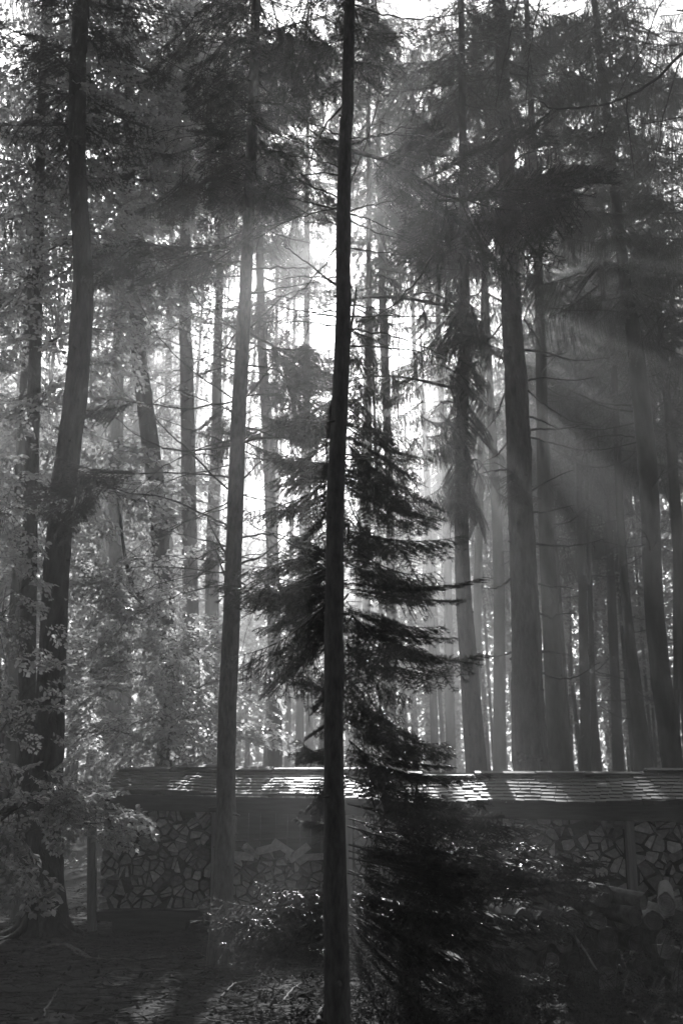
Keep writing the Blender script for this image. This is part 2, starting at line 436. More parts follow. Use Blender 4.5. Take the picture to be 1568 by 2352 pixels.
# left leaning trunk
TL, TLp, _ = tree('spruce_tree', 'stout leaning trunk at the left edge with a flared root foot, wrapped in beech leaves',
    [(102, 2135, 96), (104, 1950, 80), (110, 1766, 70), (126, 1384, 58), (140, 1170, 54), (158, 1023, 53), (172, 921, 52), (187, 742, 48), (189, 612, 42), (178, 400, 38), (178, 153, 36), (188, 0, 34)],
    11.9, 'tree', segs=40, flare=1.35, wob=.035, n=220)
for a_, l_ in ((-2.2, .55), (-1.3, .5), (-.5, .6), (.5, .45), (3.4, .5)):
    b0 = TLp[6]; d_ = np.array([math.cos(a_), math.sin(a_), 0]); mb = MB()
    tube(mb, smooth_line([b0 + d_ * .10 + [0, 0, .25], b0 * [1, 1, 0] + d_ * .26 + [0, 0, .09], b0 * [1, 1, 0] + d_ * l_ + [0, 0, -.02]], 10), np.linspace(.075, .02, 10), 9, 0, .05)
    mb.build('root', 'bark', TL)
# second trunk with bare branches
T2, T2p, _ = tree('spruce_tree', 'slender trunk left of centre in front of the shed, bristling with long bare dead branches',
    [(506, 2203, 56), (509, 2101, 50), (516, 1897, 45), (518, 1766, 42), (522, 1588, 41), (531, 1384, 38), (538, 1200, 36), (543, 1074, 35), (549, 921, 33), (558, 768, 30), (567, 615, 27), (576, 400, 25), (583, 200, 22), (588, 0, 20)],
    9.8, 'tree', segs=28, mat='bark_fine', flare=1.35, n=200, wob=.02)
# centre trunk nearest the camera
T3, T3p, _ = tree('spruce_tree', 'straight dark trunk at picture centre, nearest of all, its foot below the bottom edge',
    [(774, 2340, 58), (770, 2100, 54), (765, 1766, 44), (765, 1500, 43), (766, 1300, 41), (770, 1100, 39), (779, 900, 36), (785, 700, 34), (784, 560, 33), (790, 300, 29), (800, 0, 24)],
    7.1, 'tree', segs=28, mat='bark_fine', flare=1.15, n=200, wob=.02)
TR, TRp, _ = tree('pine_tree', 'thickest furrowed trunk, standing behind the shed right of centre',
    [(1220, 1766, 84), (1217, 1740, 80), (1209, 1550, 70), (1204, 1384, 63), (1196, 1180, 57), (1192, 1048, 56), (1184, 870, 50), (1177, 768, 46), (1170, 600, 42), (1160, 300, 34)],
    15.5, 'tree', segs=40, flare=1.3, n=220, wob=.03)
TA, TAp, _ = tree('spruce_tree', 'mid-sized trunk behind the shed left of the thickest trunk, with weeping needle boughs',
    [(1094, 1766, 50), (1077, 1537, 42), (1059, 1256, 33), (1062, 870, 27), (1066, 700, 23)], 14.6, 'tree', flare=1.2, top=22)

for px in ([(543,758),(479,712),(449,686),(423,605)], [(533,911),(439,847),(367,778),(311,671)], [(533,923),(433,939),(347,929),(255,916)],
           [(528,1025),(444,1036),(367,1023),(311,997),(255,951)], [(523,1097),(428,1087),(306,1087),(173,1084)], [(523,1125),(433,1036),(377,982),(339,936)],
           [(540,770),(510,804),(444,834)], [(525,1210),(459,1176),(367,1140),(286,1130),(173,1089)], [(518,1271),(490,1220),(469,1170)],
           [(515,1320),(502,1277),(484,1236)], [(576,768),(632,796),(690,815),(740,850)], [(571,839),(612,844),(663,860),(714,870)],
           [(574,753),(612,717),(658,676),(714,661)], [(566,911),(607,865),(637,804),(663,707)], [(563,1015),(637,1003),(714,1020),(750,1015)],
           [(558,1099),(597,1064),(637,1038)], [(556,1233),(627,1226),(658,1231),(747,1241)], [(553,1295),(602,1277),(648,1236),(709,1190)],
           [(576,617),(658,615),(714,617)], [(574,676),(690,655),(750,640)], [(571,153),(510,133),(434,112),(332,87)],
           [(566,255),(535,235),(469,189),(408,153),(316,107)], [(571,148),(541,112),(500,46)], [(592,173),(637,179),(714,184),(760,194)],
           [(594,82),(658,61),(714,46),(775,26)], [(592,194),(632,219),(714,250)], [(560,614),(485,602),(420,640)], [(575,520),(500,560),(430,600)],
           [(575,500),(640,540),(720,560)]):
    dead_branch(T2, px, 9.8, rng.uniform(.008, .013) * (1.5 if px[0] == (576, 768) else 1), rng.uniform(-.8, .8), 5)
for px in ([(1202,804),(1258,811),(1319,827),(1401,822)], [(1210,873),(1253,867),(1319,874),(1365,865)], [(1215,987),(1278,985),(1340,976)],
           [(1215,1003),(1258,1015),(1309,1028),(1347,1036)], [(1212,957),(1243,967),(1283,987)], [(1210,895),(1238,921),(1289,957)],
           [(1202,732),(1227,768),(1243,801)], [(1220,1127),(1258,1105),(1314,1079)], [(1222,1177),(1258,1175),(1317,1160)],
           [(1230,1248),(1309,1254),(1375,1241)], [(1235,1343),(1319,1352)], [(1238,1409),(1266,1419),(1278,1412),(1322,1408)],
           [(1240,1496),(1304,1503)], [(1243,1547),(1283,1557),(1324,1554),(1375,1521)], [(1156,737),(1125,778),(1074,809)],
           [(1159,901),(1141,952),(1115,987)], [(1161,1018),(1136,1048),(1110,1061)], [(1164,1079),(1125,1082),(1074,1100)],
           [(1170,1330),(1140,1350),(1115,1352)], [(1172,1500),(1130,1508),(1085,1496)]):
    dead_branch(TR, px, 15.5, rng.uniform(.016, .024), rng.uniform(-1, 1), 2, tl=.35)
for px in ([(814,10),(871,31),(942,43),(993,38),(1075,26),(1151,3)], [(809,145),(860,150),(921,168)], [(794,500),(871,536),(972,564)],
           [(794,566),(871,581),(962,589)], [(799,727),(921,727),(1034,727)], [(988,590),(957,646),(891,707),(800,760)], [(812,60),(871,110),(930,170)],
           [(778,560),(720,640),(650,700)], [(775,660),(700,600),(650,560)], [(800,430),(840,330),(870,220)], [(790,240),(740,300),(700,400)],
           [(765,1310),(720,1290),(680,1250)]):
    dead_branch(T3, px, 7.1, rng.uniform(.006, .010), rng.uniform(-.4, 1.2), 4, tl=.2)

for k in range(78):                                    # many more thin dead arcs off the two nearest trunks
    root, Yk, pp = ((T2, 9.8, T2p), (T3, 7.1, T3p))[k % 3 == 2]
    y0 = rng.uniform(250, 1350); Z = P(0, y0, Yk)[2]; xw = trunk_px(pp, Z, Yk)
    s_ = rng.choice([-1, 1]); l = rng.uniform(90, 260); dr = rng.uniform(-.7, .5)
    dead_branch(root, [(xw, y0), (xw + s_ * l * .35, y0 + l * .28 * dr), (xw + s_ * l * .7, y0 + l * .6 * dr + 8), (xw + s_ * l, y0 + l * dr + l * .12)], Yk, rng.uniform(.004, .008), rng.uniform(-.8, 1.2), 7, tl=.32)

# ------------------------------------------------------------------ needle boughs of the near trees
def bough_part(root, tp, a, b, roll=None, label=None, name='bough', droop=0):
    mb = MB(); put_bough(mb, tp, a, b, rng.normal(0, .25) if roll is None else roll)
    return mb.build(name, ['twig', 'needle'], root)
# limb of the centre trunk that carries the dark clumps right of it
limb_px = [(800, 345), (880, 368), (960, 410), (1010, 445), (1060, 455), (1120, 440), (1160, 405), (1188, 330), (1195, 288)]
def pl(x, y, dy=0.0): return P(x, y, 7.1 + .9 * (x - 790) / 400 + dy)
mb = MB(); q = smooth_line([pl(x, y) for x, y in limb_px], 40); tube(mb, q, .019 * (1 - np.linspace(0, 1, 40) * .75), 7)
LIMB = mb.build('limb', 'bark_fine', T3)
for a, b in (((960, 410), (1130, 330)), ((1010, 445), (1310, 430)), ((1060, 455), (1290, 480)), ((1100, 445), (1300, 390)), ((1160, 400), (1275, 330)), 
             ((1185, 340), (1240, 290)), ((1188, 330), (1130, 300)), ((1050, 455), (1190, 640)), ((1020, 450), (1020, 660)), 
             ((1000, 440), (960, 600)), ((900, 375), (1020, 300)), ((870, 365), (930, 280)), ((860, 365), (960, 470)), ((930, 395), (1060, 520)), ((1120, 440), (1180, 520))):
    g0 = pl(*a); g1 = pl(*b, rng.uniform(-.5, .6))
    mbb = MB(); put_bough(mbb, FIR, g0, g1, rng.normal(0, .8)); mbb.build('bough', ['twig', 'needle'], LIMB)
# boughs on the second trunk
def p2(x, y, dy=0.0): return P(x, y, 9.8 + dy)
EX = []
for _ in range(14):
    x, y = rng.uniform(590, 700), rng.uniform(740, 1010); EX.append(((x, y), (x + rng.uniform(40, 130), y + rng.uniform(0, 90)), FIR))
for a, b, tp in tuple(EX) + (((576, 350), (400, 400), MID), ((576, 330), (700, 330), MID), ((580, 260), (660, 300), MID), ((576, 400), (480, 470), MID), ((576, 450), (690, 500), MID),
             ((578, 300), (460, 300), MID), ((576, 380), (660, 430), MID), ((572, 480), (520, 560), MID), ((640, 800), (770, 860), FIR), ((640, 846), (760, 960), FIR), ((600, 800), (700, 780), FIR),
             ((650, 850), (755, 880), FIR), ((563, 1015), (740, 1060), FIR), ((600, 1010), (700, 940), FIR), ((540, 930), (440, 990), FIR), ((535, 1000), (470, 960), FIR), ((350, 1087), (130, 1060), FIR),
             ((260, 1087), (110, 1160), FIR), ((200, 1086), (150, 1190), FIR), ((300, 930), (200, 940), FIR), ((255, 916), (195, 960), FIR), ((330, 560), (200, 640), MID), ((430, 600), (300, 640), MID),
             ((560, 600), (380, 560), MID), ((500, 560), (330, 520), MID), ((570, 560), (420, 640), MID), ((520, 1290), (470, 1240), FIR), ((520, 560), (250, 600), MID), ((582, 240), (620, 180), MID)):
    mbb = MB(); put_bough(mbb, tp, p2(*a), p2(*b, rng.uniform(-.7, .9)), rng.normal(0, .6)); mbb.build('bough', ['twig', 'needle'], T2)
# weeping boughs of the mid trunk behind the shed
def pa(x, y, dy=0.0): return P(x, y, 14.6 + dy)
k = 0
for y in np.arange(640, 1130, 46):
    for s in (-1, 1, 0):
        if s == 1 and 900 < y < 1000 and rng.random() < .5: continue
        ln = rng.uniform(60, 150) * (1 if y > 700 else .7)
        if s == 1: ln *= .75
        a = pa(1062, y); b = pa(1062 + (s or rng.choice([-1, 1]) * .3) * ln, y + rng.uniform(20, 90), rng.uniform(-.9, .9) if s else rng.choice([-1.2, 1.2]))
        mbb = MB(); put_bough(mbb, WEEP, a, b, rng.normal(0, .15)); mbb.build('bough', ['twig', 'needle'], TA); k += 1

# ------------------------------------------------------------------ the young fir round the centre trunk
FY = 7.9
fir = empty('fir_tree', ground_at(P(792, 2300, FY)), 'young fir with layered dark boughs round the centre trunk, reaching over the log pile', 'tree')
c, r = trunk_points([(782, 2200, 24), (776, 1700, 18), (776, 1300, 14), (784, 1000, 10), (800, 800, 6), (818, 660, 3)], FY, 6.6)
make_trunk(fir, c, r, 'bark_fine', 10, 1.2)
def pf(x, y, dy=0.0): return P(x, y, FY + dy)
traced = [((805,2090),(1150,2290)), ((805,2100),(1250,2250)), ((800,2000),(1340,2110)), ((805,2120),(1080,2320)), ((800,1980),(1400,2060)), ((805,2150),(1000,2340)), ((805,2060),(1300,2180)), ((805,2080),(1120,2180)),
          ((800,1560),(930,1640)), ((800,1600),(900,1700)), ((800,1660),(960,1720)), ((800,1700),(890,1760)), ((800,1720),(1040,1780)), ((790,1640),(710,1690)), ((790,1560),(720,1640)), ((790,1760),(700,1790)),
          ((790,900),(660,850)), ((790,960),(650,960)), ((790,1000),(640,1060)), ((790,1040),(620,1110)), ((800,850),(900,900)), ((800,900),(930,980)), ((800,940),(940,1010)), ((800,980),(980,1060)), ((800,1020),(960,1130)), ((800,1120),(1000,1200)), ((800,800),(880,840)), ((800,750),(870,780)), ((790,1120),(640,1170)), ((800,700),(850,720)),
          ((790,1080),(575,1180)), ((790,1060),(640,1010)), ((790,1340),(480,1345)), ((790,1350),(515,1500)), ((790,1370),(590,1450)), ((790,1300),(640,1235)), ((790,1320),(600,1300)), ((790,1280),(665,1220)),
          ((790,1600),(695,1550)), ((790,1700),(665,1725)), ((790,1750),(680,1700)), ((790,1790),(690,1860)), ((790,1880),(680,1880)), ((795,2040),(475,2030)), ((795,2060),(540,2070)), ((795,2090),(560,2130)), ((795,2030),(600,2000)),
          ((800,1000),(960,1080)), ((800,1080),(990,1230)), ((800,1150),(900,1250)), ((800,1050),(1010,1180)), ((800,1260),(1010,1295)), ((800,1290),(980,1340)), ((800,1340),(1115,1352)), ((800,1350),(1060,1400)),
          ((800,1400),(1020,1450)), ((800,1420),(1050,1530)), ((800,1440),(1045,1485)), ((800,1480),(950,1590)), ((800,1500),(930,1540)), ((800,1580),(960,1680)), ((800,1620),(1040,1740)), ((800,1660),(1030,1700)),
          ((800,1700),(1000,1770)), ((800,1740),(1120,1790)), ((800,1780),(1110,1850)), ((800,1800),(1150,1880)), ((800,1840),(1240,1905)), ((800,1880),(1230,1960)), ((800,1900),(1330,1965)), ((800,1940),(1370,2015)),
          ((800,1960),(1300,2040)), ((800,2000),(1180,2060)), ((805,2030),(1190,2190)), ((805,2050),(1210,2150)), ((805,2080),(1100,2240)), ((805,2120),(980,2290)), ((805,2100),(1010,2230)), ((805,2060),(1060,2130)), ((805,2130),(900,2320))]
for a, b in traced:
    dy = rng.uniform(-.5, .55) * (1 if b[1] < 2000 else .6)
    LB = b[0] > 800 and (math.hypot(b[0] - a[0], b[1] - a[1]) > 235 or b[1] > 1780)
    bough_part(fir, FIRL if LB else FIR, pf(*a), pf(*b, dy), rng.normal(0, .3 if LB else .2))
    if 1000 < b[1] < 1620:
        if rng.random() < .72: continue
        dy = rng.uniform(-.9, .9); f = rng.uniform(.6, .85)
        bough_part(fir, FIR, pf(a[0], a[1] + rng.uniform(-30, 10)), pf(a[0] + (b[0] - a[0]) * f, a[1] + (b[1] - a[1]) * f + rng.uniform(-35, 25), dy), rng.normal(0, .35))
for k in range(32):                                    # boughs of the same tree towards and away from the camera
    y = rng.uniform(680, 1560) if k < 26 else rng.uniform(1560, 2150)
    ln = np.interp(y, [650, 900, 1150, 1400, 2200], [.35, .75, .95, 1.2, 1.5]) * rng.uniform(.6, 1)
    a = rng.uniform(0, 6.28); base = pf(np.interp(y, [650, 1000, 2200], [820, 800, 800]), y)
    if math.sin(a) < -.3: ln *= .45
    if y > 1700: ln *= .6
    e = base + np.array([math.cos(a) * ln, math.sin(a) * ln, -ln * rng.uniform(.0, .35)])
    bough_part(fir, FIR, base, e, rng.normal(0, .2))

# ------------------------------------------------------------------ overhanging limbs from trees at the right edge
RT, _, _ = tree('beech_tree', 'tree just past the right edge whose long curving bare limb sweeps across the top right', [(1720, 2000, 60), (1700, 1000, 50), (1690, 100, 36)], 9.5, mat='bark_fine', top=14)
for px in ([(1690,20),(1568,122),(1503,184),(1431,224),(1380,240),(1278,252),(1243,235),(1207,230)], [(1600,-60),(1518,5),(1482,97),(1447,163),(1406,245),(1375,357)], [(1437,224),(1444,306),(1457,408)],
           [(1560,140),(1520,280),(1500,400)], [(1690,60),(1600,90),(1480,118)], [(1640,260),(1560,270),(1470,285)]):
    dead_branch(RT, px, 9.5, .02 if px[0] == (1690, 20) else .008, .4, 4)
for px in ([(1200,-60),(1187,0),(1166,102),(1146,194),(1138,245)], [(1250,-60),(1240,0),(1217,97),(1210,173),(1202,286)]):
    dead_branch(T3, px, 8.6, .008, .3, 4, name='hanging_twig')

# ------------------------------------------------------------------ conifer crowns for the trees behind
def conifer_crown(seed, H, R, tpl, dens, low=.25):
    g = np.random.default_rng(seed); mb = MB(); n = int(H * dens)
    for i in range(n):
        t = (i + g.random()) / n; z = H * t
        rr = R * (low + (1 - low) * min(1, t * 4)) * (1 - t) ** .75 * g.uniform(.65, 1.15) + .25
        a = i * 2.4 + g.normal(0, .3)
        e = np.array([math.cos(a) * rr, math.sin(a) * rr, z - rr * g.uniform(.05, .4)])
        put_bough(mb, tpl, (0, 0, z), e, g.normal(0, .2), g)
    return mb
def bare_branch(seed, l):
    g = np.random.default_rng(seed); mb = MB(); pts = [np.zeros(3)]; d = np.array([1, 0, g.uniform(-.25, .1)])
    for k in range(5):
        pts.append(pts[-1] + nrm(d) * l / 5); d = d + g.normal(0, .13, 3) + [0, 0, .05]
    q = smooth_line(pts, 12); tube(mb, q, np.linspace(.012, .003, 12), 5, 0); S, E = [], []
    for _ in range(9):
        i = g.integers(3, 11); S.append(q[i]); E.append(q[i] + nrm(np.array([.7, 0, -.1]) + g.normal(0, .7, 3)) * l * g.uniform(.1, .3))
    prisms(mb, np.array(S), np.array(E), .004, .0015, 0)
    return mb
# coarser boughs, drawn at the size they have far off
LWEEP = [conifer_bough(60 + s, 1.0, sag=.2, upturn=.12, tw=.26, step=.05, hang=1.1, sub=False, nstep=.020, nl=.032, nw=.010, ang=1.2) for s in range(3)]
LMID = [conifer_bough(80 + s, 1.0, sag=.16, upturn=.08, tw=.34, step=.075, hang=.3, sub=True, nstep=.03, nl=.045, nw=.012) for s in range(3)]
CROWN_MESH = [conifer_crown(1, 14, 2.4, LWEEP, 5).mesh('crown', ['twig', 'needle_far']), conifer_crown(2, 14, 2.2, LMID, 5).mesh('crown', ['twig', 'needle_far']),
              conifer_crown(3, 13, 2.9, LWEEP, 4.5, .5).mesh('crown', ['twig', 'needle_far']), conifer_crown(4, 14, 2.3, LMID, 3.2).mesh('crown', ['twig', 'needle_far'])]
BARE_MESH = [bare_branch(100 + k, 1.0).mesh('branch', ['twig']) for k in range(7)]
def inst(name, me, root, loc, rz, s=1.0, sz=None):
    o = bpy.data.objects.new(name, me); COL.objects.link(o); o.parent = root
    o.location = Vector([float(c) for c in loc]) - Vector(root.location); o.rotation_euler = (0, 0, rz); o.scale = (s, s, sz or s)
    return o
def trunk_xy(p, z):
    return np.array([np.interp(z, p[:, 2], p[:, 0]), np.interp(z, p[:, 2], p[:, 1])])
def crown_on(root, p, z0, v, s=1.0, sz=None, skirt=True):
    x, y = trunk_xy(p, z0 + 3)
    inst('crown', CROWN_MESH[v], root, (x, y, z0), rng.random() * 6.28, s, sz)
    if skirt:
        for k in range(14):
            z = rng.uniform(max(3, z0 - 8), z0); x, y = trunk_xy(p, z)
            inst('branch', BARE_MESH[rng.integers(7)], root, (x, y, z), rng.random() * 6.28, rng.uniform(.6, 1.7))

crown_on(TR, TRp, 10.6, 3, 1.0, skirt=False)
crown_on(TA, TAp, 10.5, 3, .8, skirt=False)
crown_on(T2, T2p, 7.6, 1, .62, skirt=False)
crown_on(TL, TLp, 9.5, 1, .8, skirt=False)
crown_on(T3, T3p, 7.4, 1, .5, .6, skirt=False)

BG = [  # pts, Y, crown base, mesh, scale, label
 ([(1146,1766,30),(1143,1281,25),(1126,950,18),(1121,820,15)], 26, 15, 3, 1.0, 'hazy slim trunk showing in the gap just left of the thickest trunk'),
 ([(1286,1766,58),(1273,1588,46),(1253,1230,34),(1245,1023,28),(1237,666,21)], 20, 12.5, 1, 1.1, 'hazy grey trunk close behind the thickest trunk on its right'),
 ([(1345,1766,24),(1334,1281,19),(1325,900,14)], 29, 11, 1, 1.2, 'thin upright trunk second to the right of the thickest trunk'),
 ([(1372,1766,20),(1362,1638,17),(1334,1230,13)], 33, 12, 2, 1.1, 'thin trunk leaning left, third to the right of the thickest trunk'),
 ([(1478,1766,42),(1460,1588,30),(1429,1281,19),(1406,790,12)], 23, 9.5, 1, 1.1, 'dark leaning trunk between the thickest trunk and the large right-hand one'),
 ([(1541,1740,48),(1503,1434,44),(1492,1180,42),(1486,1074,42),(1472,921,40),(1454,768,34),(1431,615,26)], 17.5, 9.5, 1, 1.1, 'large trunk leaning left near the right edge, with fine bare branches'),
 ([(1590,1766,40),(1560,1300,28),(1540,1023,20),(1520,800,15)], 24, 9, 1, 1.2, 'slim trunk farthest right, half cut by the right edge'),
 ([(1420,1766,26),(1405,1400,20),(1390,1050,15)], 31, 11, 2, 1.1, 'faint thin trunk just left of the dark leaning one on the right'),
 ([(897,1766,26),(897,1256,19),(883,819,19),(876,620,16)], 27, 14, 3, 1.2, 'hazy thin trunk seen through the young fir right of the centre trunk'),
 ([(1000,1766,20),(975,970,13),(955,870,11)], 34, 20, 2, 1.0, 'very thin leaning trunk in the bright gap right of the young fir'),
 ([(1035,1766,24),(1020,1000,16),(1010,870,14)], 31, 17, 3, 1.1, 'thin pale trunk just left of the weeping spruce behind the shed'),
 ([(632,1766,32),(632,1588,31),(626,1300,29),(615,1000,25),(603,820,22),(598,640,19)], 21, 9, 3, 1.1, 'pale hazy trunk rising between the two foremost trunks, dark near its foot'),
 ([(660,1766,14),(668,1300,11),(672,1000,9)], 38, 22, 2, 1.0, 'thinnest pale trunk in the gap between the two foremost trunks'),
 ([(445,1766,40),(437,1300,35),(430,870,30),(425,650,25)], 20, 13, 3, 1.0, 'broad pale hazy trunk left of the bare-branched one'),
 ([(484,1766,34),(488,1281,29),(497,1000,24),(500,800,20)], 22, 14.5, 0, 1.0, 'pale hazy trunk directly left of the bare-branched trunk'),
 ([(395,1766,28),(390,1384,22),(385,1000,17)], 26, 14, 1, 1.0, 'faint trunk among leaves left of the broad pale one'),
 ([(410,1740,46),(378,1400,42),(363,1180,40),(342,997,38),(322,844,34),(313,732,31),(300,560,27)], 17, 11, 1, 1.0, 'crooked grey trunk leaning left above the bright leaves'),
 ([(838,1766,20),(842,1300,17),(846,800,14)], 23, 13, 3, 1.0, 'thin hazy trunk just right of the centre trunk, behind the young fir'),
 ([(712,1766,18),(710,1300,15),(706,800,12)], 25, 15, 3, 1.1, 'thin hazy trunk just left of the centre trunk, behind the young fir'),
 ([(236,1766,24),(238,1690,22),(244,1300,18)], 25, 12, 1, 1.0, 'slim dark trunk right of the stout left-edge trunk'),
 ([(290,1766,22),(296,1400,17)], 29, 12, 0, 1.0, 'thin trunk midway between the stout left trunk and the shed end'),
 ([(30,1766,40),(45,1300,32),(60,900,26)], 18, 11, 2, 1.0, 'trunk nearly hidden in leaves at the far left edge'),
]
BGR = []
for i, (pts, Y, z0, v, s, lab) in enumerate(BG):
    root, p, rr = tree('conifer_tree', lab, pts, Y, mat='bark_far', segs=16, n=70, top=z0 + 13 * s, wob=.035)
    crown_on(root, p, z0, v, s)
    BGR.append((root, p))
    if i == 5:
        for px in ([(1449,931),(1380,926),(1304,896)], [(1450,945),(1390,935),(1330,905)], [(1454,972),(1380,987),(1309,982)], [(1456,1003),(1400,1000),(1340,1010)], [(1477,707),(1503,656),(1564,625)],
                   [(1445,720),(1380,712),(1330,714),(1250,707)], [(1430,615),(1380,600),(1300,560)], [(1440,680),(1360,690),(1290,650)]):
            dead_branch(root, px, 17.5, .016, rng.uniform(-1, 1), 3, tl=.5)

# further trees in the haze: nothing tells these apart
far_trunk = MB(); q = np.array([[0, 0, -.2], [0.05, 0, 6], [0, .05, 13], [.05, 0, 20], [0, 0, 27]])
q2 = smooth_line(q, 16); tube(far_trunk, q2, np.interp(q2[:, 2], [0, 1, 27], [.2, .165, .03]), 9, 0, .03)
FT = far_trunk.mesh('trunk', ['bark_far'])
occupied = []
g = np.random.default_rng(77); cnt = 0
while cnt < 66:
    Y = 24 + 24 * g.random() ** .8; X = g.uniform(-.46, .46) * Y
    if X < 0 and g.random() < .25: continue
    if any((X - a) ** 2 + (Y - b) ** 2 < 1.9 ** 2 for a, b in occupied): continue
    # the light breaks through a clearing straight ahead
    win = -6.5 < X < 2.2
    occupied.append((X, Y)); cnt += 1
    root = empty('background_conifer', (X, Y, float(ground_z(X, Y))), 'slender conifer fading into the haze deep behind the shed', 'tree', 'hazy conifers deep in the forest')
    o = inst('trunk', FT, root, (X, Y, float(ground_z(X, Y))), g.random() * 6.28, g.uniform(.4, .9), 1.0)
    o.rotation_euler = (g.normal(0, .03), g.normal(0, .035), g.random() * 6.28)
    if win and g.random() < .55: continue
    inst('crown', CROWN_MESH[3 if win or g.random() < .5 else g.integers(3)], root, (X, Y, Y * math.tan(math.radians(33)) if win else g.uniform(8, 13)), g.random() * 6.28, g.uniform(.95, 1.25))

ORD = 'first second third fourth fifth sixth seventh eighth ninth tenth eleventh twelfth thirteenth fourteenth fifteenth sixteenth seventeenth eighteenth nineteenth twentieth'.split()
def nth(i): return ORD[i] if i < 20 else 'twenty-' + ORD[i - 20]
MARKS = [(-400, 'the left edge'), (112, 'the stout left-edge trunk'), (436, 'the broad pale trunk'), (521, 'the bare-branched trunk'), (765, 'the centre trunk'), (1082, 'the weeping spruce'), (1211, 'the thickest trunk'), (1457, 'the dark leaning trunk'), (2200, 'the right edge')]
far = sorted(((784 + FPX * o.location.x / (o.location.y * CP), o) for o in COL.objects if o.get('group') == 'hazy conifers deep in the forest'), key=lambda q: q[0])
for (xa, na), (xb, nb) in zip(MARKS, MARKS[1:]):
    inn = [o for x, o in far if xa <= x < xb]
    for i, o in enumerate(inn): o['label'] = ('hazy conifer, %s from the left between %s and %s' % (nth(i), na, nb))
# ------------------------------------------------------------------ hanging needle boughs high in the frame
def needle_clusters(root, stem, clusters, tpl, mat='needle_far', ln=(.5, 1.1)):
    for cx, cy, cY, rx, ry, rY, n in clusters:
        ctr = P(cx, cy, cY); k = np.argmin(np.abs(stem[:, 2] - ctr[2] - .3)); a = stem[k]
        q = smooth_line([a, (a + ctr) / 2 + [0, 0, .25], ctr], 14); mb = MB(); L = np.linalg.norm(ctr - a)
        tube(mb, q, (.012 + .006 * L) * (1 - .8 * np.linspace(0, 1, 14)), 6); limb = mb.build('limb', 'twig', root)
        fb = MB(); m = PXM(cy, cY); S, E = [], []
        for _ in range(n):
            u = nrm(rng.normal(0, 1, 3)) * rng.random() ** (1 / 2.2); c0 = ctr + u * [rx * m, rY, ry * m]
            d = nrm((c0 - a) * [1, 1, .1] + rng.normal(0, .6, 3) * [1, 1, .3] + [0, 0, -.25])
            fb.merge(tpl[rng.integers(len(tpl))], frame(d) @ rotx(rng.normal(0, .4)), c0, rng.uniform(*ln))
            b = q[rng.integers(5, 14)]; mm = (b + c0) / 2 + [0, 0, .08]; S += [b, mm]; E += [mm, c0]
        prisms(fb, np.array(S), np.array(E), .006, .004, 0)
        fb.build('foliage', ['twig', mat], limb)
needle_clusters(T2, T2p, [(650, 120, 10.6, 80, 110, .6, 16), (690, 330, 10.8, 60, 60, .6, 7), (480, 120, 10.6, 80, 110, .6, 10), (470, 400, 10.6, 90, 60, .6, 10)], MID, 'needle', (.5, .9))
needle_clusters(TA, TAp, [(970, 980, 14.3, 90, 130, .8, 9), (1130, 1100, 14.4, 50, 50, .6, 3), (990, 800, 14.3, 60, 40, .6, 5), (920, 880, 14.2, 70, 80, .7, 9), (890, 700, 14.2, 80, 70, .8, 10), (700, 900, 14.2, 70, 110, .8, 9), (660, 720, 14.2, 70, 60, .8, 6), (1040, 680, 14.2, 80, 50, .8, 8)], WEEP, 'needle', (.5, 1.0))
needle_clusters(T3, T3p, [(700, 60, 8.4, 60, 60, .5, 6), (870, 60, 9, 60, 60, .6, 6)], MID, 'needle', (.4, .7))
needle_clusters(TR, TRp, [(1150, 560, 15.3, 70, 60, .8, 7), (1290, 470, 15.8, 90, 70, .9, 6), (1060, 640, 15.4, 70, 60, .8, 4), (1250, 200, 15.8, 120, 130, 1, 12), (1080, 200, 15.4, 100, 120, 1, 10)], WEEP, 'needle_far', (.6, 1.2))
for k, cl in ((17, [(900, 200, 22.6, 120, 160, 1.6, 44), (1010, 100, 22.6, 110, 130, 1.6, 30), (900, 440, 22.6, 90, 80, 1.4, 22), (960, 560, 22.6, 80, 60, 1.3, 14)]),
              (18, [(700, 200, 24.6, 90, 150, 1.6, 26), (740, 120, 24.6, 60, 140, 1.5, 16), (610, 240, 24.6, 60, 120, 1.5, 12), (640, 430, 24.6, 90, 90, 1.5, 22), (700, 560, 24.6, 60, 50, 1.2, 10), (560, 560, 24.6, 70, 60, 1.3, 12), (640, 760, 24.6, 70, 90, 1.4, 12), (600, 950, 24.6, 70, 90, 1.3, 9)]),
              (8, [(1050, 330, 26.6, 110, 170, 1.8, 44), (1170, 150, 26.6, 110, 130, 1.8, 34), (1010, 560, 26.6, 80, 60, 1.4, 16), (860, 620, 26.6, 60, 50, 1.2, 8)]),
              (5, [(1480, 560, 17.2, 110, 90, 1.1, 12), (1380, 640, 17.2, 90, 50, 1, 5), (1520, 760, 17.2, 80, 60, 1, 4), (1420, 300, 17.2, 120, 130, 1.2, 26), (1500, 70, 17.2, 110, 100, 1.1, 24), (1330, 60, 17.4, 90, 90, 1.1, 16)])):
    needle_clusters(BGR[k][0], BGR[k][1], cl, LWEEP, 'needle_far', (.9, 1.7))
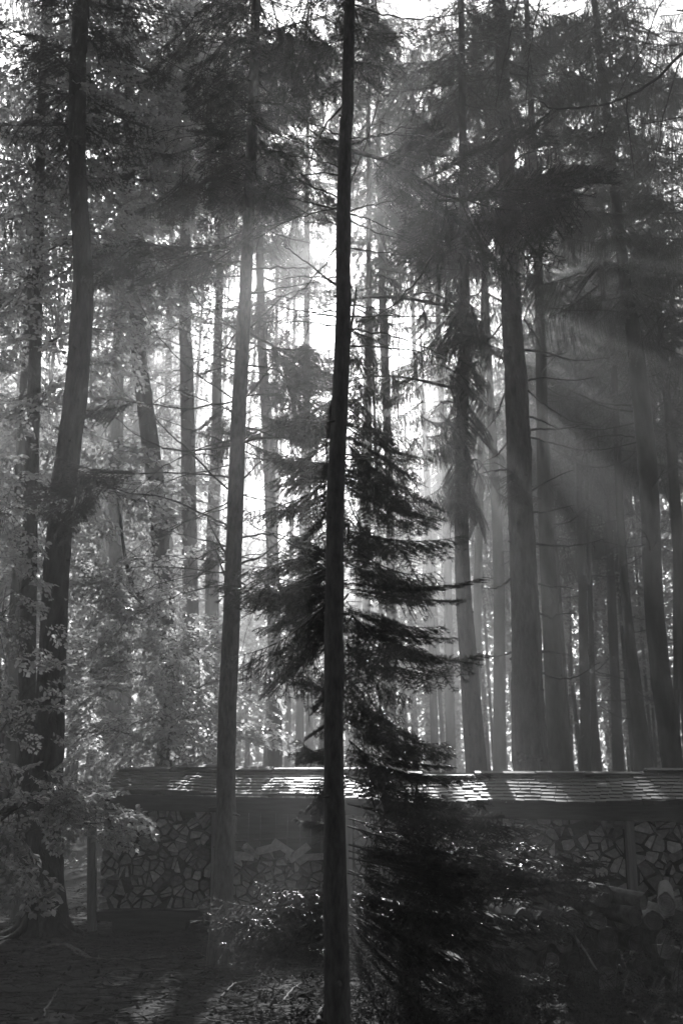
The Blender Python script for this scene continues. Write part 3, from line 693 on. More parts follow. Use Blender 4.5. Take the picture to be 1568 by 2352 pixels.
# ------------------------------------------------------------------ broadleaf foliage
def leaf_tree(name, label, trunk_px, Y, clusters, tpl, mats, scale=1.0, trunk=True, mat='bark_fine'):
    """clusters: (x, y, Y, rx_px, ry_px, rY_m, number of sprays); limbs join the stem to each cluster"""
    if trunk:
        c, r = trunk_points(trunk_px, Y, None if trunk_px[-1][1] < 300 else P(*trunk_px[-1][:2], Y)[2] + 2)
        root = empty(name, ground_at(c[0]), label, 'tree')
        _, stem, rr = make_trunk(root, c, r, mat, 12, 1.3)
    g = rng
    for cx, cy, cY, rx, ry, rY, n in clusters:
        ctr = P(cx, cy, cY); k = np.argmin(np.abs(stem[:, 2] - max(.8, ctr[2] - .35 * np.linalg.norm((ctr - stem[len(stem) // 2])[:2]))))
        a = stem[k]; mid = (a + ctr) / 2 + [0, 0, .12 * np.linalg.norm(ctr - a)]
        q = smooth_line([a, mid, ctr], 14); L = np.linalg.norm(ctr - a)
        mb = MB(); tube(mb, q, (.010 + .006 * L) * (1 - .75 * np.linspace(0, 1, 14)) + .003, 6)
        limb = mb.build('limb', mat, root)
        fb = MB(); S, E = [], []
        m = PXM(cy, cY)
        for _ in range(n):
            u = nrm(g.normal(0, 1, 3)) * g.random() ** (1 / 2.6)
            c0 = ctr + u * [rx * m, rY, ry * m]
            out = nrm((c0 - q[5]) * [1, 1, .25] + [0, 0, -.12] + g.normal(0, .25, 3))
            R = frame(out) @ rotx(g.normal(0, .35)) @ roty(g.normal(.12, .15))
            s = scale * g.uniform(.7, 1.2)
            fb.merge(tpl[g.integers(len(tpl))], R, c0, s)
            j = min(13, 5 + g.integers(9)); bpt = q[j]; mm = (c0 + bpt) / 2 + [0, 0, .06]
            S += [bpt, mm]; E += [mm, c0]
        prisms(fb, np.array(S), np.array(E), .0045, .003, 0)
        fb.build('foliage', ['twig', mats], limb)
    return root
leaf_tree('beech_tree', 'near leafy beech at the lower left, its sprays hanging before the shed roof', [(-70, 2140, 40), (-60, 1500, 30), (-30, 900, 18)], 10.4,
    [(50, 1850, 10, 150, 90, 0.42, 29), (150, 1825, 10.2, 75, 45, 0.3, 21), (230, 1890, 10.2, 60, 36, 0.24, 9), (50, 1990, 9.6, 60, 50, 0.24, 6), (40, 1660, 10.5, 110, 130, 0.42, 21), (30, 1420, 10.6, 120, 140, 0.48, 21), (20, 1180, 10.6, 110, 140, 0.48, 21)], SPRAY, 'leaf', .85)
leaf_tree('beech_tree', 'leafy beech behind the shed\'s left end, its sunlit sprays reaching the bare-branched trunk', [(375, 1766, 40), (392, 1560, 22), (370, 1440, 13), (300, 1330, 8)], 13.9,
    [(400, 1500, 13.6, 110, 90, 0.405, 45), (300, 1400, 13.6, 120, 90, 0.405, 42), (250, 1540, 13.8, 120, 100, 0.405, 42), (450, 1640, 13.8, 100, 80, 0.36, 33), (560, 1560, 14, 60, 60, 0.225, 16), (560, 1680, 14.4, 50, 50, 0.225, 9), (330, 1660, 13.8, 140, 80, 0.405, 38),
     (200, 1330, 13.6, 90, 90, 0.36, 26), (190, 1680, 14, 80, 80, 0.36, 20), (350, 1290, 14, 80, 60, 0.315, 18)], SPRAY, 'leaf', 1.0)
leaf_tree('beech_tree', 'tall beech filling the upper left with dark speckled leaves', [(60, 1766, 44), (70, 1200, 34), (90, 500, 24), (100, 100, 16)], 13.2,
    [(60, 1150, 13, 110, 150, .9, 44), (120, 900, 13, 120, 130, 1, 44), (60, 640, 13, 120, 160, 1, 70), (200, 560, 13, 120, 120, 1, 50), (70, 380, 13, 130, 140, 1, 80), (230, 330, 13, 120, 140, 1, 70), (80, 130, 13, 130, 140, 1, 70), (250, 100, 13.2, 120, 120, 1, 60),
     (400, 180, 13.6, 120, 130, 1, 56), (400, 420, 13.6, 110, 110, 1, 50), (270, 760, 13.8, 80, 60, .8, 18), (260, 1120, 13.4, 100, 90, .8, 40), (430, 40, 13.6, 110, 80, 1, 30), (330, 600, 13.6, 100, 80, 1, 30)], SPRAY, 'leaf', 1.15)
leaf_tree('beech_tree', 'hazy beech glowing between the left trunks further back', [(260, 1766, 40), (270, 1000, 28), (280, 400, 16)], 20,
    [(240, 1550, 20, 160, 130, 1.6, 40), (200, 1250, 20, 110, 130, 1.6, 16), (260, 950, 20, 120, 140, 1.6, 30), (300, 700, 20, 120, 120, 1.6, 24), (80, 1450, 20, 100, 200, 1.6, 34), (350, 900, 20.5, 90, 110, 1.3, 16), (430, 1120, 20.5, 80, 100, 1.2, 14), (330, 1150, 20.5, 70, 100, 1.2, 14), (470, 760, 20.5, 70, 90, 1.2, 10), (90, 950, 20, 100, 200, 1.6, 34), (230, 1730, 19, 160, 50, 1.3, 30), (400, 300, 20, 150, 200, 1.6, 30)], SPRAYF, 'leaf_far', 1.0)
# a few broadleaf trees in the haze behind the conifers on the right
BL = MB(); g = np.random.default_rng(4)
for _ in range(170):
    u = nrm(g.normal(0, 1, 3)) * g.random() ** (1 / 2.5); c0 = u * [2.6, 2.6, 3.2] + [0, 0, 6.5]
    BL.merge(SPRAYF[g.integers(4)], frame(nrm(u * [1, 1, .3] + g.normal(0, .3, 3))) @ rotx(g.normal(0, .4)), c0, g.uniform(1, 1.6))
BLM = BL.mesh('crown', ['twig', 'leaf_far'])
BT = MB(); tube(BT, smooth_line([[0, 0, -.2], [.1, 0, 2], [0, .1, 4.5], [.1, 0, 8]], 12), np.linspace(.13, .02, 12), 9, 0, .03); BTM = BT.mesh('trunk', ['bark_far'])
for px, Y, s, lab in ((1330, 34, 1.1, 'hazy broadleaf tree catching light to the right of the thickest trunk'), (1420, 44, 1.3, 'pale broadleaf tree deep in the haze at the right'), (1540, 38, 1.2, 'hazy broadleaf tree behind the trunks at the right edge'),
                      (930, 46, 1.3, 'hazy broadleaf tree behind the young fir'), (690, 40, 1.1, 'pale broadleaf tree glowing between the two foremost trunks'), (560, 48, 1.4, 'distant pale broadleaf tree behind the bare-branched trunk'),
                      (330, 32, 1.2, 'hazy broadleaf tree behind the crooked leaning trunk'), (160, 30, 1.2, 'hazy broadleaf tree right behind the stout left-edge trunk'), (1100, 42, 1.3, 'pale broadleaf tree seen either side of the weeping spruce trunk'), (-10, 27, 1.2, 'hazy broadleaf tree cut off by the left edge')):
    X = (px - 784) / FPX * Y * CP * 1.0; gz = float(ground_z(X, Y))
    root = empty('broadleaf_tree', (X, Y, gz), lab, 'tree')
    inst('trunk', BTM, root, (X, Y, gz), 0, s); inst('crown', BLM, root, (X, Y, gz), rng.random() * 6.28, s)

# ------------------------------------------------------------------ the surrounding woods
def woods():
    g = np.random.default_rng(21); mb = MB()
    def cards(n, X, Y, Z, s):
        c = np.stack([X, Y, Z], 1); d = nrm(g.normal(0, 1, (n, 3))); w = nrm(np.cross(d, g.normal(0, 1, (n, 3))))
        s = s[:, None]; v = np.stack([c - d * s, c + w * s * .5, c + d * s, c - w * s * .5], 1)
        mb.add(v, np.arange(4 * n).reshape(-1, 4), 0)
    n = 200000; Y = g.uniform(47, 62, n); X = g.uniform(-38, 38, n); top = 15.5 + 2 * np.sin(X * .45) + 1.5 * np.sin(X * 1.3 + 2) + 9 * (np.abs(X + .5) > 7)
    cards(n, X, Y, top * g.random(n) ** 1.25, g.uniform(.08, .24, n))
    n = 80000; Y = g.uniform(47, 62, n); X = g.uniform(-38, 38, n)
    cards(n, X, Y, 13 + (Y * .46 - 13) * g.random(n), g.uniform(.05, .15, n))
    # leaf cards of unseen trees behind, beside and overhead, put in to block skylight
    n = 110000; a = g.uniform(math.radians(128), math.radians(412), n); r = g.uniform(13, 30, n)
    cards(n, r * np.cos(a) * 1.0, 2 + r * np.sin(a) * 1.0, 20 * g.random(n) ** .8, g.uniform(.1, .3, n))
    n = 44000; X = g.uniform(-16, 16, n); Y = g.uniform(-16, 8, n)
    cards(n, X, Y, g.uniform(9, 17, n), g.uniform(.08, .25, n))
    n = 30000; X = g.uniform(-16, 16, n); Y = g.uniform(6, 15, n)
    cards(n, X, Y, 4.5 + Y * 1.08 + g.uniform(0, 5, n), g.uniform(.08, .2, n))  # canopy above the frame, added to dim the near leaves
    n = 26000; a = g.uniform(math.radians(165), math.radians(375), n); r = g.uniform(9, 14, n)
    cards(n, r * np.cos(a), 1 + r * np.sin(a), 12 * g.random(n), g.uniform(.08, .2, n))  # nearer unseen ring, added to darken the camera side of trunks and leaves
    for _ in range(120):
        X = g.uniform(-35, 35); Y = g.uniform(47, 57)
        tube(mb, [[X, Y, -.3], [X + g.normal(0, .3), Y, 9], [X + g.normal(0, .4), Y, 20]], [.2, .16, .06], 6, 1)
    tag(mb.build('woods_and_shade_cards', ['leaf_far', 'bark_far']), label='far-off wood closing the view, plus unseen leaf cards overhead and around blocking sky light', kind='stuff')
woods()
def undergrowth():
    g = np.random.default_rng(31); mb = MB()
    for _ in range(420):
        Y = 15 + 45 * g.random(); X = g.uniform(-.5, .5) * Y
        u = g.random() * 6.28
        mb.merge(SPRAYF[g.integers(4)], frame([math.cos(u), math.sin(u), .5]), (X, Y, g.uniform(.1, .9)), g.uniform(.8, 1.5))
    tag(mb.build('undergrowth', ['twig', 'leaf_far']), label='low leafy undergrowth between the trunks behind the shed', kind='stuff')
undergrowth()

# ------------------------------------------------------------------ the firewood shed
SY0, SY1 = 12.0, 12.95
eL, eR = P(226, 1822, SY0), P(1700, 1852, SY0 - .35)
rL, rR = P(272, 1774, SY1), P(1700, 1786, SY1 - .35)
shed = empty('firewood_shed', (eL[0], SY0 + .5, 0), 'long low open-fronted firewood shed with a shingled roof, behind the trunks', 'shed')
def shed_roof():
    g = np.random.default_rng(9); mb = MB(); rows = 8
    for r in range(rows):
        t0, t1 = r / rows, (r + 1) / rows + .05
        A0, B0 = eL + (rL - eL) * t0, eR + (rR - eR) * t0; A1, B1 = eL + (rL - eL) * t1, eR + (rR - eR) * t1
        Ltot = np.linalg.norm(B0 - A0); x = -g.random() * .1
        while x < Ltot:
            w = g.uniform(.09, .20); a, b = max(0, x / Ltot), min(1, (x + w - .006) / Ltot); x += w
            if b <= a: continue
            sag = .03 * math.sin(a * 9) + .02 * math.sin(a * 23)
            lift = g.uniform(.020, .028); th = .014; jj = g.normal(0, .005)
            f0, f1 = A0 + (B0 - A0) * a, A0 + (B0 - A0) * b; k0, k1 = A1 + (B1 - A1) * a, A1 + (B1 - A1) * b
            dn = nrm(A0 - A1)
            z = np.array([0, 0, 1.]); up = [z * (sag + lift + g.normal(0, .0025)), z * (sag + lift + g.normal(0, .0025)), z * (sag + .004), z * (sag + .004)]
            q = np.array([f0 + dn * (.02 + jj) + up[0], f1 + dn * (.02 + jj) + up[1], k1 + up[2], k0 + up[3]])
            v = np.vstack([q, q - z * th])
            mb.add(v, [[0, 1, 2, 3], [7, 6, 5, 4], [0, 4, 5, 1], [1, 5, 6, 2], [2, 6, 7, 3], [3, 7, 4, 0]], 0)
    # back slope
    back = np.array([0, .9, -.28])
    q = np.array([rL, rR, rR + back, rL + back]) + [0, 0, .03]; v = np.vstack([q, q - [0, 0, .03]])
    mb.add(v, [[0, 1, 2, 3], [7, 6, 5, 4], [0, 4, 5, 1], [1, 5, 6, 2], [2, 6, 7, 3], [3, 7, 4, 0]], 0)
    roof = mb.build('roof', 'shingle', shed)
    rc = MB(); Ltot = np.linalg.norm(rR - rL); x = 0
    while x < Ltot:
        w = g.uniform(.5, .8); a, b = x / Ltot, min(1, (x + w - .012) / Ltot); x += w
        m = rL + (rR - rL) * (a + b) / 2; sag = .03 * math.sin(a * 9) + .02 * math.sin(a * 23)
        ang = math.atan2((rR - rL)[2], (rR - rL)[0]); Rm = rotz(math.atan2((rR - rL)[1], (rR - rL)[0])) @ rotx(.22 + g.normal(0, .05)) @ roty(g.normal(0, .006))
        box(rc, m + [0, -.045, .045 + sag], (b - a) * Ltot, .13, .02, Rm)
        Rm = rotz(math.atan2((rR - rL)[1], (rR - rL)[0])) @ rotx(-.3)
        box(rc, m + [0, .075, .036 + sag], (b - a) * Ltot, .12, .02, Rm)
    rc.build('ridge_cap', 'shingle', roof)
    fb = MB(); A, B = eL + [.02, .05, -.045], eR + [0, .05, -.045]
    prm = (A + B) / 2; box(fb, prm, np.linalg.norm(B - A), .03, .07, frame(B - A)); fb.build('fascia', 'plank', shed)
    bm_ = MB(); A, B = eL + [.06, .14, -.13], eR + [0, .14, -.13]; box(bm_, (A + B) / 2, np.linalg.norm(B - A), .1, .12, frame(B - A)); bm_.build('beam', 'plank', shed)
    # gable end rafter
    gb = MB(); A, B = eL + [.03, .03, -.05], rL + [.03, -.02, -.03]; box(gb, (A + B) / 2, np.linalg.norm(B - A), .03, .07, frame(B - A)); gb.build('rafter', 'plank', shed)
shed_roof()
def post(px0, py0, px1, py1, w, Y, dep=.09):
    a, b = P(px0, py0, Y), P(px1, py1, Y); mb = MB(); ww = w * PXM((py0 + py1) / 2, Y)
    R = frame(b - a, (0, -1, 0)); box(mb, (a + b) / 2, np.linalg.norm(b - a), dep, ww, R)
    return mb.build('post', 'post', shed)
post(212, 1850, 212, 2138, 20, SY0 + .12); post(497, 1850, 492, 2130, 18, SY0 + .12); post(800, 1850, 801, 2070, 18, SY0 + .12); post(1441, 1850, 1457, 2110, 20, SY0 - .12)
mb = MB(); A, B = P(216, 2103, SY0 + .2), P(490, 2101, SY0 + .2); box(mb, (A + B) / 2, np.linalg.norm(B - A), .12, .10, frame(B - A)); mb.build('floor_beam', 'plank', shed)
mb = MB(); A, B = P(505, 2103, SY0 + .2), P(1640, 2116, SY0 - .1); box(mb, (A + B) / 2, np.linalg.norm(B - A), .12, .10, frame(B - A)); mb.build('floor_beam', 'plank', shed)
for x in (348, 640, 1000, 1400):
    mb = MB(); a = P(x, 2130, SY0 + .35); box(mb, (a[0], a[1], .085), .84, .35, .19); mb.build('footing', 'plank', shed)
mb = MB(); g = np.random.default_rng(2)
x = eL[0] + .1
while x < eR[0]:
    w = g.uniform(.12, .2); h = 1.36 if True else 0; box(mb, (x + w / 2, SY1 - .05 - .24 * (x - eL[0]) / 8, .22 + h / 2 - .12), w - .004, .02 + g.uniform(0, .006), h - .1); x += w
mb.build('back_wall', 'plank', shed)
# slender poles lying across the middle bay
for k, (a, b) in enumerate((((540, 1932), (760, 1920)), ((545, 1946), (640, 1944)), ((700, 1950), (790, 1905)))):
    mb = MB(); tube(mb, [P(*a, SY0 + .35), P(*b, SY0 + .35)], [.012, .009], 7); o = mb.build('pole', 'bark_fine', shed)

def voronoi(poly, n, g, pitch):
    """convex cells of a jittered grid clipped to the box poly = (x0, z0, x1, z1)"""
    x0, z0, x1, z1 = poly; nx = max(1, int(round((x1 - x0) / pitch))); nz = max(1, int(round((z1 - z0) / (pitch * .92))))
    pts = [((i + .5 + (.25 if j % 2 else -.25) + g.uniform(-.48, .48)) / nx * (x1 - x0) + x0, (j + .5 + g.uniform(-.46, .46)) / nz * (z1 - z0) + z0) for j in range(nz) for i in range(nx)]
    cells = []
    for i, p in enumerate(pts):
        c = [(x0, z0), (x1, z0), (x1, z1), (x0, z1)]
        for j, q in enumerate(pts):
            if i == j or abs(q[0] - p[0]) > 3 * pitch or abs(q[1] - p[1]) > 3 * pitch: continue
            m = ((p[0] + q[0]) / 2, (p[1] + q[1]) / 2); d = (q[0] - p[0], q[1] - p[1]); out = []
            for k in range(len(c)):
                a, b = c[k], c[(k + 1) % len(c)]
                sa = (a[0] - m[0]) * d[0] + (a[1] - m[1]) * d[1]; sb = (b[0] - m[0]) * d[0] + (b[1] - m[1]) * d[1]
                if sa <= 0: out.append(a)
                if (sa < 0) != (sb < 0) and sa != sb: t = sa / (sa - sb); out.append((a[0] + (b[0] - a[0]) * t, a[1] + (b[1] - a[1]) * t))
            c = out
            if len(c) < 3: break
        if len(c) >= 3: cells.append((p, c))
    return cells
def firewood(poly, Y, depth, pitch, label, group, g, skip=None):
    for p, c in voronoi(poly, 0, g, pitch):
        if skip and skip(p): continue
        c = np.array(c); ctr = c.mean(0); area = .5 * abs(sum(c[k][0] * c[(k + 1) % len(c)][1] - c[(k + 1) % len(c)][0] * c[k][1] for k in range(len(c))))
        if area < .0008: continue
        if g.random() < .5 and area > pitch * pitch * .6:
            k = len(c); i = g.integers(k); t = g.uniform(.2, .8, 2); j = (i + k // 2) % k
            m0 = c[i] + (c[(i + 1) % k] - c[i]) * t[0]; m1 = c[j] + (c[(j + 1) % k] - c[j]) * t[1]
            A = [m0] + [c[(i + 1 + q) % k] for q in range((j - i) % k)] + [m1]; B = [m1] + [c[(j + 1 + q) % k] for q in range((i - j) % k)] + [m0]
            halves = [np.array(A), np.array(B)]
        else: halves = [c]
        for c in halves: piece(c, poly, Y, depth, pitch, label, group, g)
def piece(c, poly, Y, depth, pitch, label, group, g):
    if True:
        ctr = c.mean(0); area = .5 * abs(sum(c[k][0] * c[(k + 1) % len(c)][1] - c[(k + 1) % len(c)][0] * c[k][1] for k in range(len(c))))
        if area < .0008: return
        # merge near-equal corners, shrink, round the bark side a little
        keep = [c[k] for k in range(len(c)) if np.linalg.norm(c[k] - c[k - 1]) > pitch * .16]
        if len(keep) < 3: return
        if len(keep) > 4 and g.random() < .6: keep.pop(g.integers(len(keep)))
        c = np.array(keep); c = ctr + (c - ctr) * (1 - .0095 / math.sqrt(area) - g.uniform(0, .14))
        # bevelled outline: cut every corner
        o = []
        for k in range(len(c)):
            a, b, d = c[k - 1], c[k], c[(k + 1) % len(c)]; o += [b + (a - b) * .09, b + (d - b) * .09]
        o = np.array(o); n = len(o); y0 = Y + abs(g.normal(0, .07)); sl1 = g.normal(0, .16); dp = depth * g.uniform(.9, 1.05)
        sk = g.normal(0, .012, 2)
        mb = MB(); lay = []
        for yy, s in ((y0 + .004, .96), (y0 + .012, 1.0), (y0 + dp, 1.0)):
            e = ctr + (o - ctr) * s; lay.append(np.column_stack([e[:, 0] + sk[0] * (yy - y0) * 3, np.full(n, yy) + (e[:, 0] - ctr[0]) * sl1, e[:, 1]]))
        v = np.vstack(lay); k = np.arange(n); k2 = (k + 1) % n
        mb.add(v, [list(range(n))], 0)
        w = np.vstack(lay)
        mb.add(w, np.concatenate([np.stack([k + n * q, k2 + n * q, k2 + n * (q + 1), k + n * (q + 1)], 1) for q in (0, 1)]), 1)
        mb.add(lay[2], [list(range(n))[::-1]], 0)
        z = ctr[1]; row = 'low' if z < poly[1] + (poly[3] - poly[1]) * .34 else ('high' if z > poly[1] + (poly[3] - poly[1]) * .67 else 'midway up')
        px = 784 + ctr[0] / (y0 * CP) * FPX
        hid = 2 if (485 < px < 550 or 745 < px < 1120) else (1 if z < .3 else 0)
        PIECES.append((hid, -area, mb, (float(ctr[0]), y0, float(ctr[1])), label, int((z - poly[1]) / pitch)))
g = np.random.default_rng(14)
PIECES = []
def bay(xa, ya, xb, yb, Y):
    a, b = P(xa, yb, Y), P(xb, ya, Y); return (a[0], a[2], b[0], b[2])
Yb = SY0 + .18
firewood(bay(223, 1856, 486, 2090, Yb), Yb, .42, .125, 'in the left bay', '', g, lambda p: p[1] > P(0, 1880, Yb)[2] and g.random() < .12)
mz = lambda p: p[1] > np.interp(p[0], [P(540, 0, Yb)[0], P(600, 0, Yb)[0], P(680, 0, Yb)[0], P(745, 0, Yb)[0]], [P(0, 2000, Yb)[2], P(0, 1965, Yb)[2], P(0, 1960, Yb)[2], P(0, 1990, Yb)[2]])
firewood(bay(510, 1950, 795, 2090, Yb), Yb, .42, .13, 'in the half-empty middle bay', '', g, mz)
firewood(bay(812, 1872, 1430, 2095, Yb - .15), Yb - .15, .42, .15, 'left of the right-hand post', '', g, lambda p: p[1] > P(0, 1900, Yb)[2] and g.random() < .35)
firewood(bay(1468, 1868, 1640, 2105, Yb - .3), Yb - .3, .42, .15, 'right of the right-hand post', '', g)
PIECES.sort(key=lambda q: q[:2])
rest = MB()
rows = {}
for q in PIECES[:285]: rows.setdefault((q[4], q[5]), []).append(q)
for (where, rw), qs in rows.items():
    for i, q in enumerate(sorted(qs, key=lambda q: q[3][0])):
        tag(q[2].build('firewood_piece', ['endgrain', 'woodside_shaded'], None, q[3]), 'split firewood, %s row up, %s from the left %s' % (nth(rw), nth(i), where), 'firewood', 'firewood stacked ' + where)
for q in PIECES[285:]: rest.merge(q[2])
tag(rest.build('stacked_firewood', ['endgrain', 'woodside_shaded']), 'split firewood in the shed largely hidden behind the fir and trunks', kind='stuff')
# loose pieces on top that catch the sun
def wedge(c, L, w, h, R, label, name='firewood_piece', mats=('splitwood', 'endgrain')):
    mb = MB(); t = np.array([[-w / 2, 0], [w / 2, 0], [w * .38, h * .7], [0, h], [-w * .42, h * .55]])
    v = np.vstack([np.column_stack([np.full(5, s * L / 2), t]) for s in (-1, 1)]) @ R.T
    k = np.arange(5); mb.add(v, np.stack([k, (k + 1) % 5, (k + 1) % 5 + 5, k + 5], 1), 0); mb.add(v, [[4, 3, 2, 1, 0], [5, 6, 7, 8, 9]], 1)
    o = mb.build(name, list(mats)); o.location = tuple(float(q) for q in c); return tag(o, label, 'firewood')
def sit(x, y, Y): return P(x, y, Y)
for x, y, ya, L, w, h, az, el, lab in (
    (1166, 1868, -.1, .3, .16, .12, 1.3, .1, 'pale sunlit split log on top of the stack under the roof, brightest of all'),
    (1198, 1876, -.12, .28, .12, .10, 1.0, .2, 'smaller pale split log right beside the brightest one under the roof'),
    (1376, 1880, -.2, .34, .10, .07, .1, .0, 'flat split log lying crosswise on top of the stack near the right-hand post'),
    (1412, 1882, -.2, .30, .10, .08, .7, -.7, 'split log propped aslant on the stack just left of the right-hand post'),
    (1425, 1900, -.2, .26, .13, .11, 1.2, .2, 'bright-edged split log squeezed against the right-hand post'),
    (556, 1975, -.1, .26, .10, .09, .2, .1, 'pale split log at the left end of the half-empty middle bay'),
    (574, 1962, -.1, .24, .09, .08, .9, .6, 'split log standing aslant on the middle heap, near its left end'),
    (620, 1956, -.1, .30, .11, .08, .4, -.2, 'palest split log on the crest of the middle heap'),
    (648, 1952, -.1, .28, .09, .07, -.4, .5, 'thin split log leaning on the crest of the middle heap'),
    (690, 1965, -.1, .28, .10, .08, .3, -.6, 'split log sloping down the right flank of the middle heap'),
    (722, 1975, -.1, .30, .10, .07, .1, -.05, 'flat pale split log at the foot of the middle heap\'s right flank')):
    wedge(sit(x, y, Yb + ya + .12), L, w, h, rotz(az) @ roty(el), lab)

# ------------------------------------------------------------------ pile of round logs at the lower right
def round_log(c, r, L, yaw, pitch, label, oval=1.0, group=None, taper=.9):
    g = rng; n = 22; a = np.linspace(0, 2 * np.pi, n, endpoint=False)
    prof = r * (1 + .06 * np.sin(a * 2 + g.random() * 6) + .03 * np.sin(a * 5 + g.random() * 6) + g.normal(0, .028, n))
    mb = MB(); lay = []; ys = [0, .012, .08, .16, .24, .33, .42, .52, .64, .76, .88, 1]
    for t in ys:
        rr = prof * (1 - (1 - taper) * t) * (.97 if t == 0 else 1) * (1 + g.normal(0, .03, n) * (t > .012))
        lay.append(np.column_stack([np.cos(a) * rr * oval, np.full(n, t * L), np.sin(a) * rr]))
    R = rotz(yaw) @ rotx(pitch); v = np.vstack(lay) @ R.T; k = np.arange(n); k2 = (k + 1) % n
    mb.add(v, np.concatenate([np.stack([k + n * q, k + n * (q + 1), k2 + n * (q + 1), k2 + n * q], 1) for q in range(len(ys) - 1)]), 0, True)
    ce = [lay[0], lay[0] * [.8, 1, .8] + [0, .006, 0], lay[0] * [.15, 1, .15] + [0, .002, 0]]
    e = np.vstack(ce) @ R.T
    mb.add(e, np.concatenate([np.stack([k + n * q, k2 + n * q, k2 + n * (q + 1), k + n * (q + 1)], 1) for q in (0, 1)]), 1, False)
    mb.add(e[2 * n:], [list(range(n))], 1)
    mb.add(v[-n:], [list(range(n))[::-1]], 1)
    o = mb.build('round_log', ['logbark', 'logend']); o.location = tuple(float(q) for q in c)
    return tag(o, label, 'log', group)
LY = 9.0
GP = 'round logs buried in the pile'
for x, y, w, L, yaw, pit, lab, ov in (
    (1383, 2058, 54, 1.5, .45, .05, 'thickest round log on top of the pile, left of the right-hand post', 1.08),
    (1478, 2072, 36, 1.5, .75, .10, 'slim smooth log on the pile, its upper side brightly sunlit', 1),
    (1460, 2105, 44, 1.3, .5, .05, 'rough-barked log just under the slim sunlit one', 1),
    (1340, 2050, 40, 1.2, .7, .14, 'mossy log slanting up to the left of the thickest cut end', 1),
    (1530, 2078, 52, 1.3, -.3, .0, 'knobbly log end rising at the right of the slim sunlit log', .8),
    (1527, 2168, 66, 1.2, .1, .0, 'hollow oval log end low at the right of the pile', .72),
    (1500, 2115, 46, 1.2, .1, .0, 'round log end above the hollow one', 1),
    (1560, 2118, 50, 1.2, .05, .0, 'log end cut by the right edge beside the hollow one', 1)):
    r = w / 2 * PXM(y, LY - .3); round_log(P(x, y, LY - .3), r, L, yaw, pit, lab, ov)
g = np.random.default_rng(6)
for row in range(5):
    for i in range(13):
        x = 940 + i * 54 + (27 if row % 2 else 0) + g.normal(0, 6); y = 2312 - row * 50 + g.normal(0, 4)
        if x > 1590 or (x > 1470 and 2085 < y < 2200): continue
        if x < 1040 + 30 * row and row > 0: continue
        r = g.uniform(20, 28) * PXM(y, LY)
        round_log(P(x, y, LY - .35 + g.normal(0, .07) + row * .11), r, 1.1, g.normal(.15, .08), g.normal(0, .03), 'shaded round log end, %s row up, %s from the left in the log pile' % (nth(row), nth(i)), 1, GP)

# ------------------------------------------------------------------ odds and ends on the forest floor
def stick(px, r, label, name='fallen_branch', twigs=3, mat='bark_fine', zoff=.02):
    pts = []
    for x, y in px:
        b = (1176 - y) / FPX; d = np.array([(x - 784) / FPX, CP - b * SP, SP + b * CP]); t = -(EYE - zoff) / d[2]; pts.append(np.array([0, 0, EYE]) + d * t)
    q = smooth_line(pts, 30); q[:, 2] = ground_z(q[:, 0], q[:, 1]) + zoff + .02 * np.abs(np.sin(np.linspace(0, 7, 30))); q += rng.normal(0, .004, q.shape)
    mb = MB(); tube(mb, q, r * (1 - .6 * np.linspace(0, 1, 30)), 8, 0, .05); S, E = [], []
    for _ in range(twigs):
        i = rng.integers(5, 28); d = nrm(rng.normal(0, 1, 3) * [1, 1, .2] + [0, 0, .15]); S.append(q[i]); E.append(q[i] + d * rng.uniform(.08, .3))
    if S: prisms(mb, S, E, r * .35, r * .15)
    return tag(mb.build(name, mat, None, tuple(q[0])), label, 'branch')
stick([(80, 2185), (150, 2178), (200, 2205), (225, 2215), (290, 2212), (380, 2198)], .02, 'long pale fallen branch on the ground before the left bay')
stick([(148, 2172), (180, 2200), (215, 2214)], .014, 'short crooked stick joining the long fallen branch near the left trunk')
stick([(415, 2170), (440, 2180), (480, 2195)], .008, 'thin curved twig on the ground left of the slender bare-branched trunk')
stick([(510, 2290), (545, 2255), (600, 2240), (680, 2225)], .009, 'thin bowed stick on the ground between the two foremost trunks')
stick([(650, 2290), (690, 2250), (745, 2235)], .01, 'stick lying against the centre trunk on its left')
stick([(690, 2330), (690, 2380)], .01, 'stick at the bottom edge left of the centre trunk')
stick([(100, 2330), (125, 2290), (145, 2270)], .008, 'thin stick poking up at the bottom left', zoff=.05)
stick([(545, 2110), (640, 2106), (720, 2112)], .012, 'stick under the middle bay of the shed')
stick([(730, 2330), (745, 2290), (752, 2270)], .02, 'short thick bark-covered stick by the centre trunk\'s foot')
mb = MB(); a, b = P(542, 2146, 11.35), P(662, 2142, 11.2); a[2] = b[2] = .07
for k in range(1): 
    n = 14; t = np.linspace(0, 1, n)[:, None]; mid = a + (b - a) * t; w = .11 * (1 - .25 * t) + rng.normal(0, .006, (n, 1))
    f = mid + np.array([0, -1, 0]) * w + [0, 0, -.035]; k_ = mid + np.array([0, 1, 0]) * w + [0, 0, .03]; lo = np.array([0, 0, -.05])
    v = np.vstack([f, k_, f + lo, k_ + lo]); i = np.arange(n - 1)
    mb.add(v, np.concatenate([np.stack([i, i + 1, i + 1 + n, i + n], 1), np.stack([i + 2 * n, i + 1 + 2 * n, i + 1, i], 1), np.stack([i + n, i + 1 + n, i + 1 + 3 * n, i + 3 * n], 1), np.stack([i + 3 * n, i + 1 + 3 * n, i + 1 + 2 * n, i + 2 * n], 1)]))
    mb.add(v, [[0, n, 3 * n, 2 * n], [n - 1, 3 * n - 1, 4 * n - 1, 2 * n - 1]])
tag(mb.build('wood_slab', 'splitwood', None, tuple(a)), 'pale split slab of wood lying on the ground right of the slender trunk\'s foot', 'slab')
